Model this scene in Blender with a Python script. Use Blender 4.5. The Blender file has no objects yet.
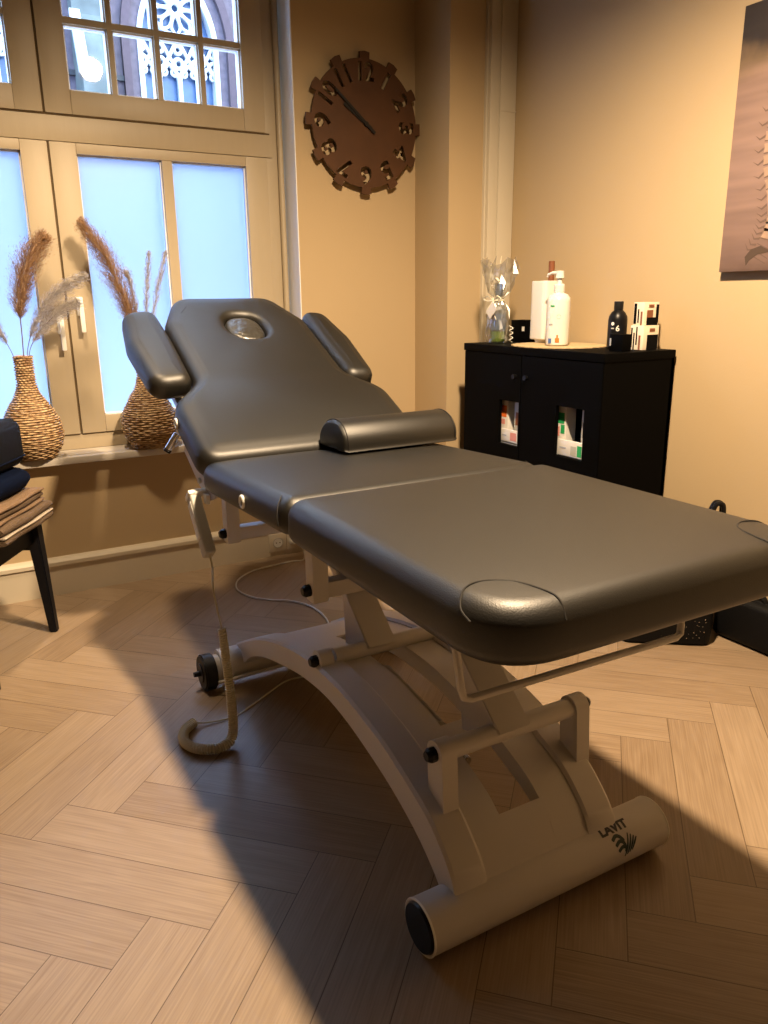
import bpy, bmesh, math, random
from mathutils import Vector, Matrix
PI = math.pi
R = math.radians
rnd = random.Random(7)
C = bpy.context.scene.collection
sc = bpy.context.scene

# ------------------------------------------------------------------ materials
def srgb(r, g, b):
    f = lambda c: (c/255/12.92) if c/255 <= .04045 else ((c/255+.055)/1.055)**2.4
    return (f(r), f(g), f(b), 1)

def new_mat(name):
    m = bpy.data.materials.new(name); m.use_nodes = True
    nt = m.node_tree; nt.nodes.clear()
    out = nt.nodes.new('ShaderNodeOutputMaterial')
    return m, nt, out

def pbr(name, col, rough=.5, metal=0, spec=.5, noise=0, nscale=20, bump=0, bscale=200, coat=0, stretch=None, trans=0, ior=1.45, bdist=.002, sheen=0):
    m, nt, out = new_mat(name)
    p = nt.nodes.new('ShaderNodeBsdfPrincipled')
    nt.links.new(p.outputs[0], out.inputs[0])
    c = col if len(col) == 4 else (*col, 1)
    p.inputs['Base Color'].default_value = c
    p.inputs['Roughness'].default_value = rough
    p.inputs['Metallic'].default_value = metal
    p.inputs['Specular IOR Level'].default_value = spec
    p.inputs['Coat Weight'].default_value = coat
    p.inputs['Transmission Weight'].default_value = trans
    p.inputs['IOR'].default_value = ior
    if sheen: p.inputs['Sheen Weight'].default_value = sheen
    tc = nt.nodes.new('ShaderNodeTexCoord'); src = tc.outputs['Object']
    if stretch:
        mp = nt.nodes.new('ShaderNodeMapping'); mp.inputs['Scale'].default_value = stretch
        nt.links.new(src, mp.inputs[0]); src = mp.outputs[0]
    n = nt.nodes.new('ShaderNodeTexNoise'); n.inputs['Scale'].default_value = nscale; n.inputs['Detail'].default_value = 4
    nt.links.new(src, n.inputs['Vector'])
    if noise:
        mx = nt.nodes.new('ShaderNodeMix'); mx.data_type = 'RGBA'
        mx.inputs[6].default_value = tuple(v*(1-noise) for v in c[:3])+(1,)
        mx.inputs[7].default_value = tuple(min(1, v*(1+noise)) for v in c[:3])+(1,)
        nt.links.new(n.outputs[0], mx.inputs[0]); nt.links.new(mx.outputs[2], p.inputs['Base Color'])
    if bump:
        n2 = nt.nodes.new('ShaderNodeTexNoise'); n2.inputs['Scale'].default_value = bscale; n2.inputs['Detail'].default_value = 3
        nt.links.new(src, n2.inputs['Vector'])
        b = nt.nodes.new('ShaderNodeBump'); b.inputs['Strength'].default_value = bump; b.inputs['Distance'].default_value = bdist
        nt.links.new(n2.outputs[0], b.inputs['Height']); nt.links.new(b.outputs[0], p.inputs['Normal'])
    return m

M = {}
M['wall_dark'] = pbr('dark_unseen_wall', (.09, .065, .04), .85)  # walls out of view, darkened to cut bounce light
M['wall'] = pbr('wall_paint', (.455, .345, .205), .85, noise=.03, nscale=3, bump=.15, bscale=120, spec=.3)
M['ceiling'] = pbr('ceiling_paint', (.14, .115, .085), .9)  # unseen ceiling, likewise kept dark to limit bounce
M['frame'] = pbr('cream_frame_paint', (.41, .34, .235), .45, noise=.04, nscale=6, stretch=(8, 8, 1), bump=.1, bscale=40)
M['reveal'] = pbr('white_reveal_paint', (.8, .82, .84), .6)
M['bead'] = pbr('lit_edge_bead', (.85, .86, .87), .5)  # whiter than the frame, standing in for daylit pane edges
M['gap'] = pbr('dark_gap', (.10, .065, .03), .9)
M['base'] = pbr('baseboard_paint', (.56, .50, .39), .5, noise=.03, nscale=5)
M['sill'] = pbr('sill_stone', (.54, .50, .44), .35, noise=.08, nscale=30)
M['leather'] = pbr('black_leatherette', (.008, .007, .005), .45, spec=.85, bump=.35, bscale=420, bdist=.0012)
M['leather_plug'] = pbr('wrinkled_leatherette', (.03, .028, .024), .33, spec=1.0, bump=.8, bscale=24, bdist=.01)
M['stitch'] = pbr('stitch_thread', (.012, .01, .008), .7)
M['steel'] = pbr('white_powder_coat', (.56, .54, .52), .38, noise=.03, nscale=8)
M['rubber'] = pbr('black_rubber', (.007, .007, .008), .5)
M['plastic'] = pbr('black_plastic', (.005, .005, .006), .35, spec=.3)
M['chrome'] = pbr('chrome', (.8, .8, .8), .2, metal=1)
M['brass'] = pbr('yellow_zinc', (.75, .6, .12), .35, metal=.6)
M['white_metal'] = pbr('white_ring', (.85, .85, .8), .35)
M['remote'] = pbr('grey_plastic', (.42, .41, .36), .45)
M['cable'] = pbr('cream_cable', (.60, .56, .42), .45)
M['wcable'] = pbr('white_cable', (.7, .7, .66), .45)
M['black'] = pbr('black_laminate', (.0012, .0012, .0014), .6, spec=.05)
M['inner'] = pbr('black_interior', (.003, .003, .003), .8, spec=.1)
M['shelf'] = pbr('grey_shelf', (.35, .36, .38), .5)
M['white'] = pbr('white_card', (0.66, 0.64, 0.61), .45)
M['wplastic'] = pbr('white_bottle_plastic', (0.68, 0.66, 0.62), .3)
M['orange'] = pbr('orange_print', (.75, .16, .03), .5)
M['green'] = pbr('green_print', (.02, .32, .10), .5)
M['pink'] = pbr('pink_print', (.6, .25, .22), .5)
M['blueprint'] = pbr('blue_print', (.05, .12, .3), .5)
M['brown'] = pbr('brown_stick', (.2, .07, .03), .5)
M['card'] = pbr('box_cream', (.75, .66, .52), .5)
M['clockwood'] = pbr('dark_clock_wood', (.075, .030, .010), .5, noise=.3, nscale=9, bump=.2, bscale=60)
M['black_hand'] = pbr('black_hand', (.006, .005, .004), .5)
M['chairwood'] = pbr('black_lacquer', (.004, .005, .009), .4, spec=.3)
M['navy'] = pbr('navy_cloth', (.002, .005, .018), .9, bump=.4, bscale=300, spec=.1)
M['bagblack'] = pbr('black_nylon', (.003, .003, .0035), .6, spec=.2, bump=.3, bscale=200)
M['towel_b'] = pbr('brown_towel', (.13, .085, .05), .95, noise=.4, nscale=90, bump=1, bscale=260, bdist=.006)
M['towel_t'] = pbr('tan_towel', (.22, .14, .08), .95, noise=.3, nscale=90, bump=1, bscale=260, bdist=.006)
M['towel_w'] = pbr('cream_towel', (.5, .42, .33), .95, noise=.2, nscale=90, bump=1, bscale=260, bdist=.006)
M['raffia'] = pbr('raffia_mat', (.48, .36, .20), .8, noise=.4, nscale=120, bump=.8, bscale=150)
M['ribbon'] = pbr('cream_ribbon', (.8, .75, .6), .4)
M['bluecap'] = pbr('blue_grey_cap', (.12, .17, .27), .35)
M['liquid'] = pbr('green_soap', (.35, .45, .05), .2)
M['stone'] = pbr('church_brick', (.10, .078, .085), .9, noise=.6, nscale=5)
M['lstone'] = pbr('pale_stone', (.085, .10, .09), .9, noise=.5, nscale=2)
M['bstone'] = pbr('brown_arch_brick', (.07, .048, .052), .9, noise=.3, nscale=6)
M['tracery'] = pbr('white_tracery', (.42, .43, .42), .7)
M['churchglass'] = pbr('blue_leaded_glass', (.05, .095, .17), .3, noise=.35, nscale=5)
M['gutter'] = pbr('dark_gutter', (.03, .03, .03), .7)
M['ground'] = pbr('street_paving', (.18, .18, .19), .9, noise=.2, nscale=5)
M['logo'] = pbr('logo_ink', (.01, .012, .02), .5)
M['logo_green'] = pbr('logo_dark_teal', (.012, .035, .035), .5)

def mat_glass(name, tint, fac, rough=.02):
    m, nt, out = new_mat(name)
    t = nt.nodes.new('ShaderNodeBsdfTransparent'); t.inputs[0].default_value = (*tint, 1)
    g = nt.nodes.new('ShaderNodeBsdfGlossy'); g.inputs['Roughness'].default_value = rough
    mx = nt.nodes.new('ShaderNodeMixShader'); mx.inputs[0].default_value = fac
    nt.links.new(t.outputs[0], mx.inputs[1]); nt.links.new(g.outputs[0], mx.inputs[2]); nt.links.new(mx.outputs[0], out.inputs[0])
    return m
M['glass'] = mat_glass('clear_glass', (.97, .98, 1), .04)
M['cello'] = mat_glass('cellophane', (.95, .96, .95), .32, .30)
M['bottleglass'] = mat_glass('bottle_glass', (.80, .86, .93), .10, .05)

def mat_frost():
    m, nt, out = new_mat('frosted_glass')
    t = nt.nodes.new('ShaderNodeBsdfTranslucent'); t.inputs[0].default_value = (.50, .56, .68, 1)
    r = nt.nodes.new('ShaderNodeBsdfRefraction'); r.inputs['Roughness'].default_value = .5; r.inputs['IOR'].default_value = 1.2
    r.inputs[0].default_value = (.60, .65, .74, 1)
    mx = nt.nodes.new('ShaderNodeMixShader'); mx.inputs[0].default_value = .6
    nt.links.new(t.outputs[0], mx.inputs[1]); nt.links.new(r.outputs[0], mx.inputs[2])
    g = nt.nodes.new('ShaderNodeBsdfGlossy'); g.inputs['Roughness'].default_value = .3; g.inputs[0].default_value = (1, 1, 1, 1)
    m2 = nt.nodes.new('ShaderNodeMixShader'); m2.inputs[0].default_value = .03
    nt.links.new(mx.outputs[0], m2.inputs[1]); nt.links.new(g.outputs[0], m2.inputs[2])
    nt.links.new(m2.outputs[0], out.inputs[0])
    return m
M['frost'] = mat_frost()

def mat_floor():
    m, nt, out = new_mat('oak_herringbone')
    N = nt.nodes.new; L = nt.links.new
    p = N('ShaderNodeBsdfPrincipled'); L(p.outputs[0], out.inputs[0])
    uv = N('ShaderNodeUVMap'); uv.uv_map = 'UVMap'
    at = N('ShaderNodeAttribute'); at.attribute_name = 'plank'
    sx = N('ShaderNodeSeparateColor'); L(at.outputs['Color'], sx.inputs[0])
    # shift every plank's grain by its own offset
    cmb = N('ShaderNodeCombineXYZ')
    mu = N('ShaderNodeMath'); mu.operation = 'MULTIPLY'; mu.inputs[1].default_value = 40; L(sx.outputs[0], mu.inputs[0])
    mu2 = N('ShaderNodeMath'); mu2.operation = 'MULTIPLY'; mu2.inputs[1].default_value = 27; L(sx.outputs[1], mu2.inputs[0])
    L(mu.outputs[0], cmb.inputs[0]); L(mu2.outputs[0], cmb.inputs[1])
    add = N('ShaderNodeVectorMath'); add.operation = 'ADD'; L(uv.outputs[0], add.inputs[0]); L(cmb.outputs[0], add.inputs[1])
    # large cathedral grain: distorted bands across the plank
    mp = N('ShaderNodeMapping'); mp.inputs['Scale'].default_value = (1.6, 9, 1); L(add.outputs[0], mp.inputs[0])
    n1 = N('ShaderNodeTexNoise'); n1.inputs['Scale'].default_value = 1.6; n1.inputs['Detail'].default_value = 2; L(mp.outputs[0], n1.inputs['Vector'])
    w = N('ShaderNodeMath'); w.operation = 'MULTIPLY'; w.inputs[1].default_value = 34; L(n1.outputs[0], w.inputs[0])
    fr = N('ShaderNodeMath'); fr.operation = 'SINE'; L(w.outputs[0], fr.inputs[0])
    # fine fibres
    mp2 = N('ShaderNodeMapping'); mp2.inputs['Scale'].default_value = (4.5, 240, 1); L(add.outputs[0], mp2.inputs[0])
    n2 = N('ShaderNodeTexNoise'); n2.inputs['Scale'].default_value = 1; n2.inputs['Detail'].default_value = 4; L(mp2.outputs[0], n2.inputs['Vector'])
    a = N('ShaderNodeMath'); a.operation = 'MULTIPLY_ADD'; a.inputs[1].default_value = .035; a.inputs[2].default_value = .0; L(fr.outputs[0], a.inputs[0])
    b = N('ShaderNodeMath'); b.operation = 'MULTIPLY_ADD'; b.inputs[1].default_value = .75; L(n2.outputs[0], b.inputs[0]); L(a.outputs[0], b.inputs[2])
    b2 = N('ShaderNodeMath'); b2.operation = 'MULTIPLY_ADD'; b2.inputs[1].default_value = .22; L(sx.outputs[2], b2.inputs[0]); L(b.outputs[0], b2.inputs[2])
    cr = N('ShaderNodeValToRGB'); L(b2.outputs[0], cr.inputs[0])
    cr.color_ramp.elements[0].position = .22; cr.color_ramp.elements[0].color = (.205, .14, .085, 1)
    cr.color_ramp.elements[1].position = .85; cr.color_ramp.elements[1].color = (.385, .292, .20, 1)
    # darker seam line along the plank edges, also used as a bump
    su = N('ShaderNodeUVMap'); su.uv_map = 'Edge'
    ss = N('ShaderNodeSeparateXYZ'); L(su.outputs[0], ss.inputs[0])
    def edge(sock, size):
        s1 = N('ShaderNodeMath'); s1.operation = 'SUBTRACT'; s1.inputs[1].default_value = .5; L(sock, s1.inputs[0])
        s2 = N('ShaderNodeMath'); s2.operation = 'ABSOLUTE'; L(s1.outputs[0], s2.inputs[0])
        s3 = N('ShaderNodeMath'); s3.operation = 'GREATER_THAN'; s3.inputs[1].default_value = .5-size; L(s2.outputs[0], s3.inputs[0])
        return s3.outputs[0]
    mxm = N('ShaderNodeMath'); mxm.operation = 'MAXIMUM'; L(edge(ss.outputs[0], .0016), mxm.inputs[0]); L(edge(ss.outputs[1], .008), mxm.inputs[1])
    mc = N('ShaderNodeMix'); mc.data_type = 'RGBA'; L(mxm.outputs[0], mc.inputs[0]); L(cr.outputs[0], mc.inputs[6]); mc.inputs[7].default_value = (.11, .07, .038, 1)
    L(mc.outputs[2], p.inputs['Base Color'])
    rr = N('ShaderNodeMath'); rr.operation = 'MULTIPLY_ADD'; rr.inputs[1].default_value = .15; rr.inputs[2].default_value = .28; L(n2.outputs[0], rr.inputs[0])
    L(rr.outputs[0], p.inputs['Roughness'])
    hs = N('ShaderNodeMath'); hs.operation = 'SUBTRACT'; L(b.outputs[0], hs.inputs[0]); L(mxm.outputs[0], hs.inputs[1])
    bp = N('ShaderNodeBump'); bp.inputs['Strength'].default_value = .45; bp.inputs['Distance'].default_value = .0012; L(hs.outputs[0], bp.inputs['Height'])
    L(bp.outputs[0], p.inputs['Normal'])
    return m
M['floor'] = mat_floor()

def mat_wicker():
    m, nt, out = new_mat('woven_wicker')
    N = nt.nodes.new; L = nt.links.new
    p = N('ShaderNodeBsdfPrincipled'); L(p.outputs[0], out.inputs[0]); p.inputs['Roughness'].default_value = .6
    tc = N('ShaderNodeTexCoord'); mp = N('ShaderNodeMapping'); mp.inputs['Scale'].default_value = (25, 25, 90); L(tc.outputs['Object'], mp.inputs[0])
    n = N('ShaderNodeTexNoise'); n.inputs['Scale'].default_value = 1.5; n.inputs['Detail'].default_value = 3; L(mp.outputs[0], n.inputs['Vector'])
    cr = N('ShaderNodeValToRGB'); L(n.outputs[0], cr.inputs[0])
    e = cr.color_ramp.elements
    e[0].position = .32; e[0].color = (.24, .11, .035, 1); e[1].position = .66; e[1].color = (.78, .56, .30, 1)
    at = N('ShaderNodeAttribute'); at.attribute_name = 'groove'
    mx = N('ShaderNodeMix'); mx.data_type = 'RGBA'; mx.inputs[7].default_value = (.07, .030, .010, 1)
    L(at.outputs['Fac'], mx.inputs[0]); L(cr.outputs[0], mx.inputs[6]); L(mx.outputs[2], p.inputs['Base Color'])
    return m
M['wicker'] = mat_wicker()

def mat_fibre(name, c, tr=.35):
    m, nt, out = new_mat(name)
    N = nt.nodes.new; L = nt.links.new
    d = N('ShaderNodeBsdfDiffuse'); t = N('ShaderNodeBsdfTranslucent'); mx = N('ShaderNodeMixShader'); mx.inputs[0].default_value = tr
    n = N('ShaderNodeTexNoise'); n.inputs['Scale'].default_value = 60
    tc = N('ShaderNodeTexCoord'); L(tc.outputs['Object'], n.inputs['Vector'])
    mc = N('ShaderNodeMix'); mc.data_type = 'RGBA'; L(n.outputs[0], mc.inputs[0])
    mc.inputs[6].default_value = tuple(v*.7 for v in c)+(1,); mc.inputs[7].default_value = tuple(min(1, v*1.4) for v in c)+(1,)
    L(mc.outputs[2], d.inputs[0]); L(mc.outputs[2], t.inputs[0]); L(d.outputs[0], mx.inputs[1]); L(t.outputs[0], mx.inputs[2]); L(mx.outputs[0], out.inputs[0])
    return m
M['plume_brown'] = mat_fibre('brown_plume', (.46, .30, .17), .5)
M['plume_grey'] = mat_fibre('grey_plume', (.55, .51, .46), .5)
M['stalk'] = pbr('dry_stalk', (.16, .08, .04), .8)

def mat_canvas():
    m, nt, out = new_mat('canvas_print')
    N = nt.nodes.new; L = nt.links.new
    p = N('ShaderNodeBsdfPrincipled'); L(p.outputs[0], out.inputs[0]); p.inputs['Roughness'].default_value = .7
    tc = N('ShaderNodeTexCoord')
    sp = N('ShaderNodeSeparateXYZ'); L(tc.outputs['Generated'], sp.inputs[0])
    n = N('ShaderNodeTexNoise'); n.inputs['Scale'].default_value = 5; n.inputs['Detail'].default_value = 6; L(tc.outputs['Object'], n.inputs['Vector'])
    ad = N('ShaderNodeMath'); ad.operation = 'MULTIPLY_ADD'; ad.inputs[1].default_value = .22; L(n.outputs[0], ad.inputs[0]); L(sp.outputs[2], ad.inputs[2])
    cr = N('ShaderNodeValToRGB'); L(ad.outputs[0], cr.inputs[0])
    e = cr.color_ramp.elements
    e[0].position = .08; e[0].color = (.09, .055, .04, 1); e[1].position = 1.03; e[1].color = (.02, .014, .011, 1)
    for pos, c in ((.18, (.18, .115, .095, 1)), (.5, (.22, .145, .12, 1)), (.85, (.21, .135, .105, 1)), (.93, (.15, .10, .055, 1)), (.99, (.03, .02, .014, 1))):
        x = e.new(pos); x.color = c
    # soft horizontal bands of the print's backdrop
    mp = N('ShaderNodeMapping'); mp.inputs['Scale'].default_value = (1, 1.2, 14); L(tc.outputs['Object'], mp.inputs[0])
    n2 = N('ShaderNodeTexNoise'); n2.inputs['Scale'].default_value = 2; L(mp.outputs[0], n2.inputs['Vector'])
    mr = N('ShaderNodeMapRange'); mr.inputs[1].default_value = .3; mr.inputs[2].default_value = .7; mr.inputs[3].default_value = .85; mr.inputs[4].default_value = 1.12; L(n2.outputs[0], mr.inputs[0])
    mm = N('ShaderNodeVectorMath'); mm.operation = 'SCALE'; L(cr.outputs[0], mm.inputs[0]); L(mr.outputs[0], mm.inputs['Scale'])
    L(mm.outputs[0], p.inputs['Base Color'])
    return m
M['canvas'] = mat_canvas()
M['spine'] = pbr('sketched_bone', (.29, .20, .145), .7, noise=.35, nscale=40)
M['brown_dark'] = pbr('print_dark_brown', (.06, .038, .026), .7)
M['spine_dark'] = pbr('sketched_dark_strokes', (.12, .078, .06), .7)  # darker printed strokes: processes, ribs and disc lines

# ------------------------------------------------------------------ mesh helpers
class MB:
    def __init__(s): s.bm = bmesh.new()
    def box(s, c, size, rot=None, bevel=0, seg=2):
        r = bmesh.ops.create_cube(s.bm, size=1)
        vs = r['verts']
        mt = Matrix.Diagonal((*size, 1))
        if rot is not None: mt = rot.to_4x4() @ mt
        mt = Matrix.Translation(c) @ mt
        bmesh.ops.transform(s.bm, matrix=mt, verts=vs)
        if bevel:
            es = list({e for v in vs for e in v.link_edges})
            bmesh.ops.bevel(s.bm, geom=es, offset=bevel, segments=seg, affect='EDGES', profile=.6, clamp_overlap=True)
        return s
    def bb(s, x0, x1, y0, y1, z0, z1, bevel=0):
        return s.box(((x0+x1)/2, (y0+y1)/2, (z0+z1)/2), (abs(x1-x0), abs(y1-y0), abs(z1-z0)), None, bevel)
    def cyl(s, p0, p1, r0, r1=None, seg=24, cap=True):
        p0 = Vector(p0); p1 = Vector(p1); r1 = r0 if r1 is None else r1
        d = (p1-p0).normalized()
        a = d.orthogonal().normalized(); b = d.cross(a)
        A = [s.bm.verts.new(p0+(a*math.cos(t)+b*math.sin(t))*r0) for t in [2*PI*i/seg for i in range(seg)]]
        B = [s.bm.verts.new(p1+(a*math.cos(t)+b*math.sin(t))*r1) for t in [2*PI*i/seg for i in range(seg)]]
        for i in range(seg):
            j = (i+1) % seg; s.bm.faces.new((A[i], A[j], B[j], B[i]))
        if cap: s.bm.faces.new(A[::-1]); s.bm.faces.new(B)
        return s
    def tube(s, pts, r, seg=8, closed=False):
        P = [Vector(p) for p in pts]; n = len(P); rings = []
        prev = None
        for i in range(n):
            if closed: t = P[(i+1) % n]-P[i-1]
            else: t = P[min(i+1, n-1)]-P[max(i-1, 0)]
            t.normalize()
            if prev is None: a = t.orthogonal().normalized()
            else:
                a = prev-t*prev.dot(t)
                a = a.normalized() if a.length > 1e-6 else t.orthogonal().normalized()
            prev = a; b = t.cross(a)
            rr = r[i] if isinstance(r, (list, tuple)) else r
            rings.append([s.bm.verts.new(P[i]+(a*math.cos(q)+b*math.sin(q))*rr) for q in [2*PI*k/seg for k in range(seg)]])
        for i in range(n if closed else n-1):
            A = rings[i]; B = rings[(i+1) % n]
            for k in range(seg):
                l = (k+1) % seg; s.bm.faces.new((A[k], A[l], B[l], B[k]))
        if not closed: s.bm.faces.new(rings[0][::-1]); s.bm.faces.new(rings[-1])
        return s
    def lathe(s, c, prof, seg=32, sx=1, sy=1):
        rings = []
        for r, z in prof:
            rings.append([s.bm.verts.new((c[0]+r*sx*math.cos(t), c[1]+r*sy*math.sin(t), c[2]+z)) for t in [2*PI*i/seg for i in range(seg)]])
        for A, B in zip(rings, rings[1:]):
            for i in range(seg):
                j = (i+1) % seg; s.bm.faces.new((A[i], A[j], B[j], B[i]))
        if prof[0][0] > 1e-5: s.bm.faces.new(rings[0][::-1])
        if prof[-1][0] > 1e-5: s.bm.faces.new(rings[-1])
        return s
    def prism(s, pts, axis, a0, a1):
        """pts: 2-D outline; axis 'x' -> pts are (y,z); 'y' -> (x,z); 'z' -> (x,y)"""
        def mk(p, a):
            return {'x': (a, p[0], p[1]), 'y': (p[0], a, p[1]), 'z': (p[0], p[1], a)}[axis]
        A = [s.bm.verts.new(mk(p, a0)) for p in pts]; B = [s.bm.verts.new(mk(p, a1)) for p in pts]
        n = len(pts)
        for i in range(n):
            j = (i+1) % n; s.bm.faces.new((A[i], A[j], B[j], B[i]))
        s.bm.faces.new(A[::-1]); s.bm.faces.new(B)
        return s
    def quad(s, *ps):
        s.bm.faces.new([s.bm.verts.new(p) for p in ps]); return s
    def xf(s, m):
        bmesh.ops.transform(s.bm, matrix=m, verts=s.bm.verts); return s
    def build(s, name, mat, parent=None, smooth=True, angle=35, bevel=0, local=False, weld=False):
        bm = s.bm
        if weld: bmesh.ops.remove_doubles(bm, verts=bm.verts, dist=1e-5)
        bmesh.ops.recalc_face_normals(bm, faces=bm.faces)
        me = bpy.data.meshes.new(name)
        if bevel:
            es = [e for e in bm.edges if len(e.link_faces) == 2 and e.calc_face_angle(0) > R(40)]
            bmesh.ops.bevel(bm, geom=es, offset=bevel, segments=2, affect='EDGES', clamp_overlap=True)
        if parent is None:
            xs = [v.co.x for v in bm.verts]; ys = [v.co.y for v in bm.verts]; zs = [v.co.z for v in bm.verts]
            o0 = Vector(((min(xs)+max(xs))/2, (min(ys)+max(ys))/2, min(zs)))
        else:
            o0 = Vector(origin_of(parent)) if not local else Vector((0, 0, 0))
        bmesh.ops.translate(bm, vec=-o0, verts=bm.verts)
        if smooth:
            for f in bm.faces: f.smooth = True
            for e in bm.edges:
                if len(e.link_faces) == 2 and e.calc_face_angle(0) > R(angle): e.smooth = False
        bm.to_mesh(me); bm.free()
        mats = mat if isinstance(mat, (list, tuple)) else [mat]
        for m in mats: me.materials.append(m)
        o = bpy.data.objects.new(name, me); C.objects.link(o)
        if parent is None: o.location = o0
        else: o.parent = parent
        return o

def origin_of(o):
    v = Vector((0, 0, 0))
    while o is not None:
        v = v+o.location; o = o.parent
    return v

def tag(o, label=None, cat=None, group=None, kind=None):
    if label: o['label'] = label
    if cat: o['category'] = cat
    if group: o['group'] = group
    if kind: o['kind'] = kind
    return o

def thing(name, label, cat, loc=(0, 0, 0), rz=0, group=None):
    o = bpy.data.objects.new(name, None); C.objects.link(o)
    o.location = loc; o.rotation_euler = (0, 0, rz); o.empty_display_size = .05
    return tag(o, label, cat, group)

def struct(name, mb, mat, **k):
    return tag(mb.build(name, mat, **k), kind='structure')

def catmull(pts, n=10, closed=False):
    P = [Vector(p) for p in pts]; out = []
    m = len(P)
    for i in range(m if closed else m-1):
        if closed: p0, p1, p2, p3 = P[i-1], P[i], P[(i+1) % m], P[(i+2) % m]
        else: p0, p1, p2, p3 = P[max(i-1, 0)], P[i], P[i+1], P[min(i+2, m-1)]
        for k in range(n):
            t = k/n
            out.append(.5*((2*p1)+(p2-p0)*t+(2*p0-5*p1+4*p2-p3)*t*t+(3*p1-p0-3*p2+p3)*t**3))
    if not closed: out.append(P[-1])
    return out

def round_poly(pts, rad, seg=8):
    """2-D polygon with rounded corners (rad: one number or one per corner)"""
    out = []; n = len(pts)
    for i in range(n):
        p = Vector(pts[i]); a = Vector(pts[i-1]); b = Vector(pts[(i+1) % n])
        r = rad[i] if isinstance(rad, (list, tuple)) else rad
        da = (a-p).normalized(); db = (b-p).normalized()
        ang = da.angle(db)
        t = min(r/math.tan(ang/2), (a-p).length*.49, (b-p).length*.49)
        for k in range(seg+1):
            u = k/seg
            out.append(tuple((p+da*t)*(1-u)**2+p*2*u*(1-u)+(p+db*t)*u*u))
    return out

def inset(poly, d):
    n = len(poly); out = []
    area = sum(poly[i][0]*poly[(i+1) % n][1]-poly[(i+1) % n][0]*poly[i][1] for i in range(n))
    sg = 1 if area > 0 else -1
    for i in range(n):
        a = Vector(poly[i-1]); b = Vector(poly[(i+1) % n])
        t = (b-a)
        if t.length < 1e-9: t = Vector((1, 0))
        t.normalize()
        nrm = Vector((-t.y, t.x))*sg
        out.append((poly[i][0]+nrm.x*d, poly[i][1]+nrm.y*d))
    return out

def cushion(mb, poly, z0, z1, r, dome=.004, frame=None, hole=None, seg=7, rb=None):
    """padded slab: outline poly, height z0..z1, edges rounded by r, slightly domed; optional hole outline"""
    rb = rb or r
    layers = []
    for k in range(seg+1):
        a = PI/2*k/seg
        layers.append((rb*(1-math.sin(a)), z0+rb*(1-math.cos(a))))
    for k in range(1, seg+1):
        a = PI/2*k/seg
        layers.append((r*(1-math.cos(a)), z1-r*(1-math.sin(a))))
    F = frame or (lambda u, v, w: Vector((u, v, w)))
    rings = [[mb.bm.verts.new(F(p[0], p[1], z)) for p in inset(poly, d)] for d, z in layers]
    base_p = inset(poly, r)
    cu = (min(p[0] for p in poly)+max(p[0] for p in poly))/2; cv = (min(p[1] for p in poly)+max(p[1] for p in poly))/2
    for k, h in ((.93, .35), (.82, .75), (.68, 1.0)):
        rings.append([mb.bm.verts.new(F(cu+(p[0]-cu)*k, cv+(p[1]-cv)*k, z1+dome*h)) for p in base_p] if hole is None else
                     [mb.bm.verts.new(F(cu+(p[0]-cu)*(1-(1-k)*.25), cv+(p[1]-cv)*(1-(1-k)*.25), z1+dome*h)) for p in base_p])
    n = len(poly)
    for A, B in zip(rings, rings[1:]):
        for i in range(n):
            j = (i+1) % n; mb.bm.faces.new((A[i], A[j], B[j], B[i]))
    mb.bm.faces.new(rings[0][::-1])
    zt = z1+dome
    if hole is None:
        ctr = mb.bm.verts.new(F(cu, cv, zt if False else z1+dome*1.0))
        for i in range(n): mb.bm.faces.new((rings[-1][i], rings[-1][(i+1) % n], ctr))
    else:
        # rounded lip running down into the hole
        hl = []
        for d, z in ((.028, zt), (.018, zt-.0015), (.009, zt-.006), (.003, zt-.013), (0, zt-.022), (-.002, zt-.05)):
            hl.append([mb.bm.verts.new(F(p[0], p[1], z)) for p in inset(hole, -d)])
        for A, B in zip(hl, hl[1:]):
            m = len(hole)
            for i in range(m):
                j = (i+1) % m; mb.bm.faces.new((A[i], A[j], B[j], B[i]))
        e = []
        for ring in (rings[-1], hl[0]):
            for i in range(len(ring)):
                ed = mb.bm.edges.get((ring[i], ring[(i+1) % len(ring)]))
                e.append(ed)
        bmesh.ops.triangle_fill(mb.bm, use_beauty=True, use_dissolve=False, edges=e)
        mb.bm.faces.new(hl[-1])
    return mb

def text_mesh(txt, size, extrude=0, offset=0):
    cu = bpy.data.curves.new('t', 'FONT'); cu.body = txt; cu.size = size; cu.extrude = extrude; cu.offset = offset
    cu.align_x = 'CENTER'; cu.align_y = 'CENTER'; cu.resolution_u = 3
    o = bpy.data.objects.new('t', cu); C.objects.link(o)
    dg = bpy.context.evaluated_depsgraph_get()
    me = bpy.data.meshes.new_from_object(o.evaluated_get(dg))
    bpy.data.objects.remove(o); bpy.data.curves.remove(cu)
    return me

# ------------------------------------------------------------------ room shell
XL, XR, YB, YW, ZC = -1.7, 2.40, -1.3, 3.35, 2.95
WX0, WX1, WZ0, WZ1 = -.513, 1.463, .585, 2.62      # window opening in the wall
WT = .30                                            # wall thickness

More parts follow.
